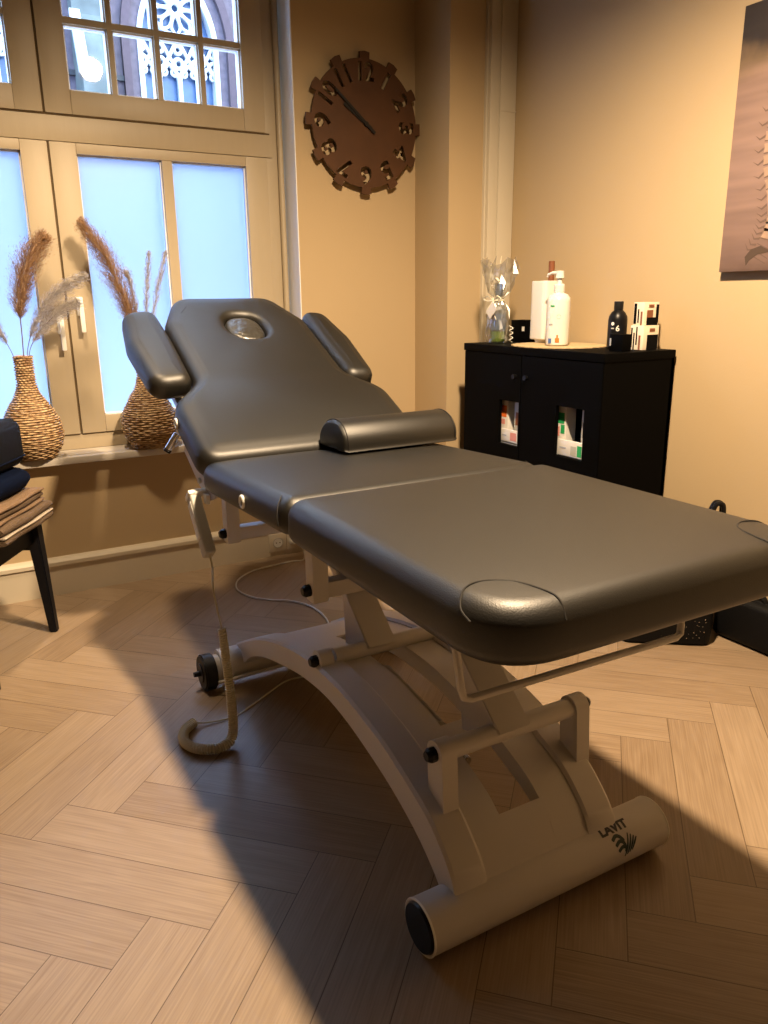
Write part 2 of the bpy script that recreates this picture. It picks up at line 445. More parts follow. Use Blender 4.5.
def floor():
    w, n = .132, 5
    s2 = math.sqrt(2)
    ox, oy = -.445, 1.817
    bm = bmesh.new()
    uvl = bm.loops.layers.uv.new('UVMap'); eul = bm.loops.layers.uv.new('Edge')
    col = bm.loops.layers.float_color.new('plank')
    def plank(p0, q0, lp, lq, along_p):
        cx = (p0+lp/2+q0+lq/2)/s2*w+ox; cy = (p0+lp/2-q0-lq/2)/s2*w+oy
        if cx < XL-.5 or cx > XR+.5 or cy < YB-.5 or cy > YW+.5: return
        cs = [(p0, q0), (p0+lp, q0), (p0+lp, q0+lq), (p0, q0+lq)]
        f = bm.faces.new([bm.verts.new(((p+q)/s2*w+ox, (p-q)/s2*w+oy, 0)) for p, q in cs])
        rc = (rnd.random(), rnd.random(), rnd.random(), 1)
        for l, (p, q) in zip(f.loops, cs):
            a, b = ((p-p0)/lp, (q-q0)/lq) if along_p else ((q-q0)/lq, (p-p0)/lp)
            l[eul].uv = (a, b); l[uvl].uv = (a*n*w, b*w); l[col] = rc
    for m in range(-14, 15):
        for k in range(-40, 41):
            P, Q = k+n*m, k-n*m
            plank(P, Q, n, 1, True)
            plank(P, Q+1, 1, n, False)
    for co, no in (((XL, 0, 0), (-1, 0, 0)), ((XR, 0, 0), (1, 0, 0)), ((0, YB, 0), (0, -1, 0)), ((0, YW, 0), (0, 1, 0))):
        bmesh.ops.bisect_plane(bm, geom=bm.verts[:]+bm.edges[:]+bm.faces[:], plane_co=co, plane_no=no, clear_outer=True)
    for f in bm.faces:
        if f.normal.z < 0: f.normal_flip()
    me = bpy.data.meshes.new('floor'); bm.to_mesh(me); bm.free(); me.materials.append(M['floor'])
    o = bpy.data.objects.new('floor', me); C.objects.link(o); tag(o, kind='structure')
floor()
struct('subfloor', MB().bb(XL-.3, XR+.3, YB-.3, YW+.3, -.2, -.002), M['gap'], smooth=False)
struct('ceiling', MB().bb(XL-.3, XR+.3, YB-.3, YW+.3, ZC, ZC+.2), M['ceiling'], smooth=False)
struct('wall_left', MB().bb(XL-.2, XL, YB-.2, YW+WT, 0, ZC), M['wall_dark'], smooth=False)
struct('wall_right', MB().bb(XR, XR+.2, YB-.2, YW+WT, 0, ZC), M['wall'], smooth=False)
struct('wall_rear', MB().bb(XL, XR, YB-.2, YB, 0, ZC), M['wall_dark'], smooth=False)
w = MB()
w.bb(XL, WX0, YW, YW+WT, 0, ZC); w.bb(WX1, XR, YW, YW+WT, 0, ZC)
w.bb(WX0, WX1, YW, YW+WT, 0, WZ0-.03); w.bb(WX0, WX1, YW, YW+WT, WZ1, ZC)
struct('wall_window', w, M['wall'], smooth=False)
# chimney-breast style column in the corner, boxed pipe and vertical trim
struct('wall_column', MB().bb(2.071, 2.262, 3.066, YW, 0, ZC), M['wall'], smooth=False)
t = MB(); t.bb(2.262, 2.312, 3.03, YW, 0, ZC, .004); t.bb(2.255, 2.30, 3.05, YW, 0, ZC, .004)
struct('trim_1', t, M['base'])
t = MB(); t.bb(2.312, 2.398, 3.022, YW, 0, ZC, .003); t.bb(2.31, 2.3985, 3.019, 3.03, 1.985, 1.99)
struct('trim_2', t, M['base'])
# white painted reveal lining and the bead trim beside the frame
t = MB(); t.bb(WX1-.004, WX1+.0, YW-.002, 3.56, WZ0, WZ1); t.bb(WX0, WX0+.004, YW-.002, 3.56, WZ0, WZ1); t.bb(WX0, WX1, YW-.002, 3.56, WZ1-.004, WZ1)
struct('trim_3', t, M['reveal'], smooth=False)
t = MB(); t.cyl((1.436, 3.458, WZ0+.002), (1.436, 3.458, WZ1-.006), .013); t.bb(1.424, 1.449, 3.455, 3.52, WZ0+.002, WZ1-.006)
t.cyl((-.486, 3.458, WZ0+.002), (-.486, 3.458, WZ1-.006), .013); t.bb(-.499, -.474, 3.455, 3.52, WZ0+.002, WZ1-.006)
struct('trim_4', t, M['frame'])
# baseboard with stepped cap
def baseboard(name, x0, x1):
    pts = [(YW, 0), (YW-.022, 0), (YW-.022, .128), (YW-.030, .131), (YW-.030, .146), (YW-.022, .155), (YW-.010, .161), (YW, .162)]
    struct(name, MB().prism(pts, 'x', x0, x1), M['base'], angle=20)
baseboard('baseboard_window', XL+.016, 2.071)
struct('baseboard_right', MB().bb(XR-.016, XR, YB+.016, 3.019, 0, .12, .004), M['base'])
struct('baseboard_left', MB().bb(XL, XL+.016, YB+.016, YW, 0, .12, .004), M['base'])
struct('baseboard_rear', MB().bb(XL, XR, YB, YB+.016, 0, .12, .004), M['base'])
struct('baseboard_column', MB().prism([(2.071, 3.066), (2.256, 3.066), (2.256, 3.05), (2.055, 3.05), (2.055, 3.32), (2.071, 3.32)], 'z', 0, .12), M['base'])
# the stone sill
sl = MB().bb(WX0-.03, WX1+.03, 3.298, 3.352, .556, .585, .006); sl.bb(WX0+.004, WX1-.004, 3.34, 3.56, .556, .585)
struct('trim_5', sl, M['sill'])

# ------------------------------------------------------------------ the window
def window():
    YF = 3.462                       # room face of the sashes
    mx = .475                        # centre line
    root = bpy.data.objects.new('window_1', None); C.objects.link(root); root.location = (mx, YF, WZ0)
    tag(root, kind='structure')
    def sym(x0, x1): return [(x0, x1), (2*mx-x1, 2*mx-x0)]
    f = MB()
    # fixed frame: sides, head, bottom, transom, centre post
    for a, b in sym(1.372, 1.424): f.bb(a, b, YF+.004, YF+.075, .586, WZ1-.005, .003)
    f.bb(-.474, 1.424, YF+.004, YF+.075, .586, .650, .003)
    f.bb(-.474, 1.424, YF+.004, YF+.075, 2.56, WZ1-.005, .003)
    f.bb(-.45, 1.40, YF-.004, YF+.075, 1.792, 1.884, .004)
    f.bb(mx-.012, mx+.012, YF+.010, YF+.075, .62, 2.60)
    f.build('window_frame', M['frame'], root)
    f = MB(); f.bb(-.44, 1.39, YF-.001, YF+.03, 1.885, 1.8905); f.bb(mx-.003, mx+.003, YF+.002, YF+.012, .652, 1.79); f.bb(mx-.003, mx+.003, YF+.002, YF+.012, 1.892, 2.56)
    f.build('gap_shade_strip', M['gap'], root, smooth=False)  # thin dark strips colour in the shade of the sash joints
    def sash(x0, x1, z0, z1, panes, bars_z, glass, name, stile=.088, rail_b=.072, rail_t=.04):
        px = [p[0] for p in panes]+[p[1] for p in panes]
        lo, hi = min(px), max(px)
        zb, zt = z0+rail_b, z1-rail_t
        s = MB()
        s.bb(x0, lo, YF-.006, YF+.046, z0, z1, .003); s.bb(hi, x1, YF-.006, YF+.046, z0, z1, .003)
        s.bb(lo, hi, YF-.006, YF+.046, z0, zb, .003); s.bb(lo, hi, YF-.006, YF+.046, zt, z1, .003)
        for a, b in zip(panes, panes[1:]): s.bb(a[1], b[0], YF-.003, YF+.046, zb-.001, zt+.001)
        for a, b in bars_z: s.bb(lo-.002, hi+.002, YF-.0015, YF+.045, a, b)
        so = s.build('sash', M['frame'], root)
        rows = []; z = zb
        for a, b in bars_z: rows.append((z, a)); z = b
        rows.append((z, zt))
        for a, b in panes:
            for c, d in rows:
                g = MB(); g.bb(a, b, YF+.024, YF+.028, c, d); g.build(name, glass, so, smooth=False)
                r = MB(); e = .0055
                for yy0, yy1 in ((YF+.012, YF+.024), (YF+.028, YF+.05)):
                    r.bb(a, a+e, yy0, yy1, c, d); r.bb(b-e, b, yy0, yy1, c, d); r.bb(a, b, yy0, yy1, c, c+e); r.bb(a, b, yy0, yy1, d-e, d)
                r.build('glazing_bead', M['bead'], so, smooth=False)
        return so
    R_low = [(.577, .909), (.95, 1.273)]
    L_low = [(2*mx-b, 2*mx-a) for a, b in R_low][::-1]
    sash(.479, 1.372, .652, 1.790, R_low, [], M['frost'], 'frosted_pane')
    sash(-.422, .471, .652, 1.790, L_low, [], M['frost'], 'frosted_pane')
    R_up = [(.577, .731), (.750, .909), (.934, 1.099), (1.129, 1.283)]
    R_up = [(.577, .737), (.757, .917), (.937, 1.097), (1.117, 1.277)]
    L_up = [(2*mx-b, 2*mx-a) for a, b in R_up][::-1]
    for u, x0, x1 in ((R_up, .479, 1.372), (L_up, -.422, .471)):
        sash(x0, x1, 1.891, 2.556, u, [(2.206, 2.228)], M['glass'], 'clear_pane', rail_b=.086, rail_t=.07)
    # espagnolette handles on the meeting stiles
    for hx, hz in ((.525, 1.155), (.443, 1.085)):
        h = MB(); h.bb(hx-.013, hx+.013, YF-.014, YF-.005, hz-.02, hz+.055, .004); h.cyl((hx, YF-.035, hz+.025), (hx, YF-.01, hz+.025), .009)
        h.bb(hx-.009, hx+.009, YF-.046, YF-.034, hz-.085, hz+.034, .005)
        h.build('handle', M['white_metal'], root)
window()

# ------------------------------------------------------------------ church across the street
def church():
    Y = 26.0; K = 1.857
    root = thing('church_building', 'brick church with white gothic window tracery seen through the upper panes', 'building', (6, Y, 0))
    centres = [7.62, 1.9, -3.8]
    hw = 1.22                                  # opening half width
    zs = 8.55                                  # spring line of the arch
    def arch(cx, h, zb, n=14, zsp=zs):
        # equilateral-ish pointed arch outline from bottom right over the top to bottom left
        pts = [(cx+h, zb)]
        rr = 2.2*h
        cxr = cx+h-rr
        top = math.acos((rr-h)/rr)
        for i in range(n+1):
            a = top*i/n; pts.append((cxr+rr*math.cos(a), zsp+rr*math.sin(a)))
        for i in range(n-1, -1, -1):
            a = top*i/n; pts.append((2*cx-(cxr+rr*math.cos(a)), zsp+rr*math.sin(a)))
        pts.append((cx-h, zb))
        return pts
    zb0 = 3.0
    # wall as vertical strips around the arched openings
    wl = MB()
    edges = [-9]
    for c in sorted(centres): edges += [c-hw, c+hw]
    edges.append(16)
    for i in range(0, len(edges), 2): wl.bb(edges[i], edges[i+1], Y, Y+.8, 0, 15)
    for c in centres:
        wl.bb(c-hw, c+hw, Y, Y+.8, 0, zb0)
        a = arch(c, hw, zs)
        wl.prism(a[:len(a)]+[(c-hw, 15), (c+hw, 15)], 'y', Y, Y+.8)
    wl.build('brick_wall', M['stone'], root, smooth=False)
    for c in centres:
        # brown moulded brick arch standing proud of the wall
        o = arch(c, hw+.50, 6.75); i_ = arch(c, hw+.28, 6.75)
        m = MB(); n = len(o)
        for k in range(n-1):
            for y0, in ((Y-.18,),):
                A = [(o[k][0], y0, o[k][1]), (o[k+1][0], y0, o[k+1][1]), (i_[k+1][0], y0, i_[k+1][1]), (i_[k][0], y0, i_[k][1])]
                B = [(p[0], Y+.02, p[2]) for p in A]
                V = [m.bm.verts.new(p) for p in A+B]
                for q in ((0, 1, 2, 3), (7, 6, 5, 4), (0, 4, 5, 1), (1, 5, 6, 2), (2, 6, 7, 3), (3, 7, 4, 0)): m.bm.faces.new([V[z] for z in q])
        m.build('arch_moulding', M['bstone'], root, smooth=False)
        o = arch(c, hw+.02, zb0); i_ = arch(c, hw-.13, zb0)
        m = MB()
        for k in range(len(o)-1):
            A = [(o[k][0], Y-.05, o[k][1]), (o[k+1][0], Y-.05, o[k+1][1]), (i_[k+1][0], Y-.05, i_[k+1][1]), (i_[k][0], Y-.05, i_[k][1])]
            B = [(p[0], Y+.4, p[2]) for p in A]
            V = [m.bm.verts.new(p) for p in A+B]
            for q in ((0, 1, 2, 3), (7, 6, 5, 4), (0, 4, 5, 1), (1, 5, 6, 2), (2, 6, 7, 3), (3, 7, 4, 0)): m.bm.faces.new([V[z] for z in q])
        yy = Y+.12
        def circ(x, z, r, t=.06, n=20): m.tube([(x+r*math.cos(2*PI*k/n), yy, z+r*math.sin(2*PI*k/n)) for k in range(n)], t, 6, True)
        # mullions and lancet heads
        xs = [c+hw*f for f in (-.5, 0, .5)]
        for x in xs: m.bb(x-.06, x+.06, yy-.08, yy+.1, zb0, 7.85)
        for k in range(4):
            x0 = c-hw+k*hw/2; cx = x0+hw/4
            m.tube([(p[0], yy, p[1]) for p in arch(cx, hw/4, 7.4, 8, 7.52)], .065, 6)
            for sgn in (-1, 1): circ(cx+sgn*hw*.13, 7.86, .09, .045, 12)
        # quatrefoils and daggers over the lancets
        for k in range(5):
            x = c-hw+.12+k*(2*hw-.24)/4
            circ(x, 8.12, .13, .06)
            circ(x, 8.50, .11, .055)
        for k in range(4):
            x = c-hw+.37+k*(2*hw-.72)/3
            m.tube([(x-.22, yy, 7.92), (x, yy, 8.30), (x+.22, yy, 8.68)], .055, 6)
            m.tube([(x+.22, yy, 7.92), (x, yy, 8.30), (x-.22, yy, 8.68)], .055, 6)
        m.bb(c-hw, c+hw, yy-.05, yy+.08, 8.70, 8.86)
        # the rose: petals round a hub
        zc = 9.62; 
        circ(c, zc, .74, .08, 36); circ(c, zc, .15, .06)
        for k in range(10):
            a = 2*PI*k/10+PI/10
            d = Vector((math.cos(a), math.sin(a))); q = Vector((-d.y, d.x))
            pet = [d*.2, d*.36+q*.105, d*.55+q*.125, d*.70, d*.55-q*.125, d*.36-q*.105]
            m.tube([(c+p.x, yy, zc+p.y) for p in catmull([(*p, 0) for p in pet], 4, True)], .045, 6, True)
        m.build('window_tracery', M['tracery'], root)
        g = MB(); g.prism(arch(c, hw, zb0), 'y', Y+.3, Y+.34); g.build('leaded_glass', M['churchglass'], root, smooth=False)
    # buttresses with weathered slopes and white slabs added to stand for a bright reflection
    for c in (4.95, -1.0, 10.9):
        b = MB(); b.prism([(Y+.2, 0), (Y-1.2, 0), (Y-1.2, 7.3), (Y-.55, 8.9), (Y-.55, 11.2), (Y+.2, 12.8)], 'x', c-.42, c+.42)
        b.build('buttress', M['lstone'], root, smooth=False)
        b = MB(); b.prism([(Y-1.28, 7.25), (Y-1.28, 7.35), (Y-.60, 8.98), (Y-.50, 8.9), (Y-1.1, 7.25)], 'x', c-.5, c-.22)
        b.build('reflection_slab', M['tracery'], root, smooth=False)
    for i in range(0, len(edges), 2):
        a, b = edges[i], edges[i+1]
        g = MB(); g.bb(a+(.5 if i else 0), b-(.5 if i < len(edges)-2 else 0), Y-.12, Y+.02, 7.42, 7.56)
        g.build('string_course', M['gutter'], root, smooth=False)
church()
struct('ground', MB().bb(-60, 60, 4.6, 80, -1.2, -1.0), M['ground'], smooth=False)

# ------------------------------------------------------------------ treatment table
TX = .955
def table():
    root = thing('treatment_table', 'black upholstered treatment table on a white lifting base with its backrest raised', 'treatment table', (TX, 1.6, 0))
    B = lambda mb, name, mat, par=root, **k: mb.build(name, mat, par, **k)
    # ---- cushions
    x0, x1 = .590, 1.322
    poly = round_poly([(x0, .745), (x1, .745), (x1, 1.505), (x0, 1.505)], [.13, .13, .055, .055], 10)
    foot = B(cushion(MB(), poly, .690, .786, .042, .004, rb=.026), 'foot_cushion', M['leather'])
    for sg in (-1, 1):
        arc = [(.5925, .812), (.597, .842), (.620, .866), (.658, .874), (.695, .850), (.712, .805), (.716, .770), (.712, .7475)]
        pts = []
        for (x, y) in arc:
            dd = min(x-x0, y-.745)
            z = .786-.042+math.sqrt(max(0, .042**2-(.042-dd)**2))+.001 if dd < .042 else .7872+.0015*min(1, dd/.2)
            pts.append((x if sg < 0 else 2*TX-x, y, z))
        B(MB().tube(catmull(pts, 8), .0016, 6), 'corner_seam', M['stitch'], foot)
    # seat: slopes a touch towards the head end
    th = math.atan2(.025, .60)
    sl = lambda u, v, w: Vector((u, 1.488+v*math.cos(th)+w*math.sin(th), .700+w*math.cos(th)-v*math.sin(th)))
    poly = round_poly([(x0, 0), (x1, 0), (x1, .655), (x0, .655)], [.05, .05, .09, .09], 10)
    seat = B(cushion(MB(), poly, -.004, .082, .042, .004, sl, rb=.026), 'seat_cushion', M['leather'])
    for xx, nx in ((x0, -1), (x1, 1)):
        g = MB(); n = 20
        c = sl(xx, .262, .033)
        g.tube([(c.x+nx*.002, c.y+.0135*math.cos(2*PI*k/n), c.z+.0135*math.sin(2*PI*k/n)) for k in range(n)], .0042, 8, True)
        B(g, 'eyelet', M['white_metal'], seat)
        g = MB().tube([sl(xx+nx*a, b, d) for a, b, d in ((.0015, .03, .02), (.0018, .035, .04), (-.006, .043, .066), (-.022, .06, .0805))], .0015, 6)
        B(g, 'edge_seam', M['stitch'], seat)
    # backrest
    tb = R(27)
    o = Vector((TX, 2.095, .786)); ev = Vector((0, math.cos(tb), math.sin(tb))); ew = Vector((0, -math.sin(tb), math.cos(tb)))
    BK = lambda u, v, w: o+Vector((u, 0, 0))+ev*v+ew*w
    half = [(.367, -.035), (.367, .265), (.266, .375), (.266, .745), (.185, .935)]
    rads = [.07, .12, .10, .10, .09]
    pl = half+[(-a, b) for a, b in half[::-1]]
    poly = round_poly(pl, rads+rads[::-1], 8)
    hole = [(.012+.070*math.copysign(abs(math.cos(t))**.8, math.cos(t)), .700+.086*math.copysign(abs(math.sin(t))**.8, math.sin(t))) for t in [2*PI*k/40 for k in range(40)]]
    back = B(cushion(MB(), poly, -.088, 0, .036, .005, BK, hole, rb=.024), 'backrest_cushion', M['leather'])
    plug = [(.012+(p[0]-.012)*.95, .700+(p[1]-.700)*.95) for p in hole]
    B(cushion(MB(), plug, -.05, -.006, .020, .006, BK), 'face_hole_plug', M['leather_plug'], back)
    for sg in (-1, 1):
        c = BK(sg*.367, .215, -.05)
        g = MB(); n = 20
        g.tube([c+Vector((sg*.002, 0, 0))+ev*.0125*math.cos(2*PI*k/n)+ew*.0125*math.sin(2*PI*k/n) for k in range(n)], .004, 8, True)
        B(g, 'eyelet', M['white_metal'], back)
        # seam across the chamfered head corner
        B(MB().tube([BK(sg*a, b, c) for a, b, c in ((.225, .78, -.012), (.19, .80, .0035), (.163, .84, .0035), (.15, .885, -.006))], .0014, 6), 'head_seam', M['stitch'], back)
    # side arm pads beside the head part
    for sg in (-1, 1):
        pi_ = .252 if sg < 0 else .272
        pp = round_poly([(sg*pi_, .345), (sg*.385, .335), (sg*.402, .60), (sg*.375, .80), (sg*(pi_+.006), .81), (sg*(pi_-.002), .60)], [.05, .07, .22, .06, .05, .2], 12)
        a0 = R(-2)*sg
        def PD(u, v, w, a0=a0, sg=sg):
            uu = u-sg*.275; ww = w
            return BK(sg*.275+(-.022 if sg < 0 else 0)+uu*math.cos(a0)-ww*math.sin(a0), v+.018, (.012 if sg < 0 else -.004)+uu*math.sin(a0)+ww*math.cos(a0)-.0)
        pad = B(cushion(MB(), pp, -.082, 0, .036, .003, PD, rb=.03), 'arm_pad', M['leather'])
        g = MB(); g.bb(-.02, .02, -.06, .06, -.006, .006, .002)
        mt = Matrix.Translation(BK(sg*.24, .55, -.096)) @ Matrix.Rotation(tb, 4, 'X')
        g.xf(Matrix.Translation(BK(sg*.27, .55, -.095)) @ Matrix.Rotation(tb, 4, 'X')); B(g, 'pad_bracket', M['steel'], pad)
    # lever on the back's left edge
    lv = MB(); p = BK(-.368, .20, -.078); q = p+Vector((-.030, .012, -.048))
    lv.cyl(p, q, .011, .012, 16)
    B(lv, 'release_lever', M['chrome'])
    lv = MB(); p2 = q+(p-q)*.0; d = (q-p).normalized(); lv.cyl(q-d*.004, q+d*.006, .0125, .011, 16); B(lv, 'lever_cap', M['plastic'])
    # ---- steel under the cushions
    fr = MB()
    for xx in (.672, 1.238):
        fr.bb(xx-.02, xx+.02, .90, 2.16, .662, .6995, .003)
    for yy in (.92, 1.44, 1.60, 2.10): fr.bb(.672, 1.238, yy-.02, yy+.02, .664, .698, .003)
    B(fr, 'top_frame', M['steel'])
    bf = MB()
    for s_ in (-1, 1):
        a = BK(s_*.305, .0, -.106); b = BK(s_*.305, .62, -.106)
        bf.tube([a, b], .016, 8)
    bf.tube([BK(-.30, .3, -.106), BK(.30, .3, -.106)], .014, 8)
    B(bf, 'back_frame', M['steel'])
    # hinge plates at the seat / back joint with a yellow gas spring
    for s_ in (-1, 1):
        xx = TX+s_*.335
        h = MB(); h.prism([(2.07, .655), (2.11, .640), (2.22, .665), (2.36, .745), (2.345, .768), (2.22, .705), (2.10, .685), (2.07, .690)], 'x', xx-.004, xx+.004)
        h.cyl((xx-s_*-.004, 2.20, .682), (xx+s_*.012, 2.20, .682), .009, seg=12); h.cyl((xx, 2.13, .664), (xx+s_*.012, 2.13, .664), .009, seg=12)
        B(h, 'hinge_plate', M['steel'])
    gs = MB().cyl((TX-.318, 2.16, .655), (TX-.318, 2.34, .735), .009, .009, 12); B(gs, 'gas_spring', M['brass'])
    # foot rest loop (rolled-steel wire) under the foot cushion
    loop = round_poly([(0, 0), (.11, 0), (.11, .50), (0, .50)], .02)
    path = [(.690, 1.10, .660), (.690, 1.0, .655), (.693, .985, .640)]
    path = [(.672, 1.06, .668), (.672, .985, .664), (.674, .965, .645), (.676, .948, .568), (.680, .945, .553), (.693, .943, .548), (.95, .942, .545), (1.190, .941, .542), (1.203, .943, .547), (1.207, .946, .562), (1.212, .965, .645), (1.214, .985, .664), (1.214, 1.06, .668)]
    B(MB().tube(path, .0072, 10), 'wire_holder', M['steel'])
    # upper pivot hangers, crossbars and knobs
    def flat_link(mb, x0, x1, p, q, r):
        """stadium-shaped plate between p and q (y,z)"""
        p = Vector(p); q = Vector(q); d = (q-p).normalized(); n = Vector((-d.y, d.x))
        a0 = math.atan2(n.y, n.x); pts = []
        for k in range(9): a = a0-PI*k/8+0; pts.append((q.x+r*math.cos(a), q.y+r*math.sin(a)))
        for k in range(9): a = a0+PI-PI*k/8; pts.append((p.x+r*math.cos(a), p.y+r*math.sin(a)))
        mb.prism(pts, 'x', x0, x1)
    low = [(1.115, .332), (1.612, .326)]
    up = [(1.622, .512), (2.268, .486)]
    for i, (y, z) in enumerate(up):
        cb = MB()
        for xx in (.722, 1.188):
            cb.bb(xx-.021, xx+.021, y-.022, y+.022, z-.03, .668, .003)
        cb.bb(.74, 1.17, y-.02, y+.02, z-.022, z+.018, .002)
        if i: cb.bb(.702, .742, 2.10, y+.02, .640, .668, .002); cb.bb(1.168, 1.208, 2.10, y+.02, .640, .668, .002)
        B(cb, 'hanger', M['steel'])
    for i, (y, z) in enumerate(low):
        zb = (.155, .285)[i]
        for s_ in (-1, 1):
            xx = (.752 if s_ < 0 else 1.100) if i == 0 else (.727 if s_ < 0 else 1.120)
            lb = MB(); flat_link(lb, xx-.018, xx+.018, (y-.012 if i == 0 else y, zb), (y, z), .027)
            B(lb, 'pivot_bracket', M['steel'], angle=30, bevel=.0)
        cb = MB(); cb.cyl((.755, y, z), (1.10, y, z), .021, seg=28); B(cb, 'crossbar', M['steel'])
    for (y, z), xx in ((low[0], .734), (low[1], .709), (up[0], TX-.254), (up[1], TX-.254)):
        for s_ in (-1, 1):
            x = xx if s_ < 0 else (2*TX-xx if z > .4 else (1.118 if y < 1.3 else 1.138))
            k = MB(); k.cyl((x, y, z), (x+s_*.012, y, z), .0155, .0155, 10); k.cyl((x+s_*.012, y, z), (x+s_*.020, y, z), .0155, .010, 10)
            B(k, 'knob', M['plastic'])
    # box arms of the lift
    for (ly, lz), a, b in ((low[0], .875, .957), (low[1], .843, .925)):
        ar = MB()
        d = Vector((math.cos(R(40.5)), math.sin(R(40.5)))); n = Vector((-d.y, d.x)); P = Vector((ly, lz))
        L_ = (.664-lz)/d.y
        f0 = P+n*.024; f1 = P+n*.024+d*L_; b1 = P-n*.004+d*L_
        side = [f0+d*-.012, f1, b1, Vector((ly+.118, lz+.095)), Vector((ly+.108, lz-.045)), Vector((ly+.01, lz-.018))]
        ar.prism([(p.x, p.y) for p in side], 'x', a, b)
        B(ar, 'lift_arm', M['steel'], bevel=.002)
    # electric actuator between the base and the rear arm
    ac = MB(); ac.cyl((.905, 1.36, .20), (.905, 1.62, .235), .026, seg=20)
    B(ac, 'actuator_motor', M['steel'])
    ac = MB().cyl((.905, 1.24, .185), (.905, 1.36, .20), .012, seg=14); B(ac, 'actuator_rod', M['chrome'])
    BX = .930
    # ---- base: arched rails, recessed deck with two slots, far crossmember, front tube
    prof = [(2.245, .118), (2.14, .172), (2.05, .215), (1.95, .252), (1.84, .284), (1.72, .310), (1.62, .320), (1.50, .321), (1.42, .314), (1.28, .290), (1.18, .258), (1.09, .222), (1.035, .180), (1.0, .140), (.985, .100)]
    top = catmull([(p[0], p[1], 0) for p in prof], 5)
    lowp = [(2.21, .045), (2.10, .130), (1.97, .185), (1.84, .219), (1.72, .245), (1.62, .258), (1.52, .260), (1.40, .244), (1.25, .205), (1.14, .160), (1.07, .115), (1.03, .075), (1.015, .05)]
    bot = catmull([(p[0], p[1], 0) for p in lowp], 6)
    base = MB()
    outline = [(p.x, p.y) for p in top]+[(p.x, p.y) for p in bot[::-1]]
    def strip_poly(xa, xb):
        # a closed solid between the top and bottom curves, cut in matching slices
        N = 60
        def samp(c, t):
            f = t*(len(c)-1); i = min(int(f), len(c)-2); u = f-i
            return c[i].lerp(c[i+1], u)
        ra = []
        for k in range(N+1):
            t = k/N; a = samp(top, t); b = samp(bot, t)
            ra.append([base.bm.verts.new(q) for q in ((xa, a.x, a.y-.007), (xa+.007, a.x, a.y), (xb-.007, a.x, a.y), (xb, a.x, a.y-.007), (xb, b.x, b.y), (xa, b.x, b.y))])
        for A, D in zip(ra, ra[1:]):
            for i in range(6):
                j = (i+1) % 6; base.bm.faces.new((A[i], A[j], D[j], D[i]))
        base.bm.faces.new(ra[0][::-1]); base.bm.faces.new(ra[-1])
    strip_poly(.700, .776); strip_poly(1.040, 1.116)
    def zt(y):
        for a, b in zip(top, top[1:]):
            if b.x <= y <= a.x: return a.y+(b.y-a.y)*(a.x-y)/(a.x-b.x+1e-9)
        return top[-1].y if y < top[-1].x else top[0].y
    # deck panels (recessed 10 mm), leaving two slots
    def deck(xa, xb, ya, yb, drop=.010, th=.006):
        N = max(2, int(abs(yb-ya)/.03)); rr = []
        for k in range(N+1):
            y = ya+(yb-ya)*k/N; z = zt(y)-drop
            rr.append([base.bm.verts.new(q) for q in ((xa, y, z), (xb, y, z), (xb, y, z-th), (xa, y, z-th))])
        for A, D in zip(rr, rr[1:]):
            for i in range(4):
                j = (i+1) % 4; base.bm.faces.new((A[i], A[j], D[j], D[i]))
        base.bm.faces.new(rr[0][::-1]); base.bm.faces.new(rr[-1])
    s1, s2, s3, s4 = 1.055, 1.225, 1.27, 1.80
    deck(.775, .852, .99, 2.24); deck(.958, 1.041, .99, 2.24)
    deck(.851, .959, .99, s1); deck(.851, .959, s2, s3); deck(.851, .959, s4, 2.24)
    # slot flanges
    for ya, yb in ((s1, s2), (s3, s4)):
        for xx in (.850, .959): deck(xx-.002, xx+.002, ya, yb, .010, .045)
    B(base, 'base_frame', M['steel'], angle=28)
    # far crossmember
    cm = MB(); cm.cyl((.632, 2.215, .072), (1.238, 2.215, .072), .050, seg=40); B(cm, 'rear_crossmember', M['steel'])
    rod = MB().cyl((.61, 2.150, .045), (.90, 2.13, .062), .0055, seg=10)
    B(rod, 'brake_rod', M['steel'])
    for s_ in (-1, 1):
        x = BX+s_*.335
        wp = MB(); wp.cyl((x-.020, 2.215, .058), (x+.020, 2.215, .058), .058, seg=36)
        wh = B(wp, 'wheel', M['rubber'], bevel=.005)
        wp = MB(); wp.cyl((x+s_*.017, 2.215, .058), (x+s_*.024, 2.215, .058), .034, .030, 24); B(wp, 'hub', M['plastic'], wh)
        wp = MB(); wp.cyl((x+s_*.022, 2.215, .058), (x+s_*.044, 2.215, .058), .0095, .008, 14); B(wp, 'axle_cap', M['plastic'], wh)
        wp = MB(); wp.cyl((x-s_*.020, 2.215, .062), (x-s_*.036, 2.215, .062), .045, .045, 24); B(wp, 'wheel_collar', M['steel'], wh)
    # front tube with end caps and feet
    ty, tz, tr = 1.003, .0575, .0535
    tu = MB().cyl((.632, ty, tz), (1.240, ty, tz), tr, seg=64)
    tube_o = B(tu, 'front_tube', M['steel'], bevel=.0)
    for s_ in (-1, 1):
        x = .632 if s_ < 0 else 1.240
        ring = MB().tube([(x, ty+(tr-.001)*math.cos(2*PI*k/40), tz+(tr-.001)*math.sin(2*PI*k/40)) for k in range(40)], .0022, 8, True)
        B(ring, 'tube_rim', M['white_metal'], tube_o)
        cp = MB().cyl((x-s_*.002, ty, tz), (x+s_*.006, ty, tz), tr-.004, tr-.008, 48); B(cp, 'end_cap', M['plastic'])
        ft = MB().cyl((x-s_*.035, ty, 0), (x-s_*.035, ty, .022), .022, .022, 20); B(ft, 'rubber_foot', M['rubber'])
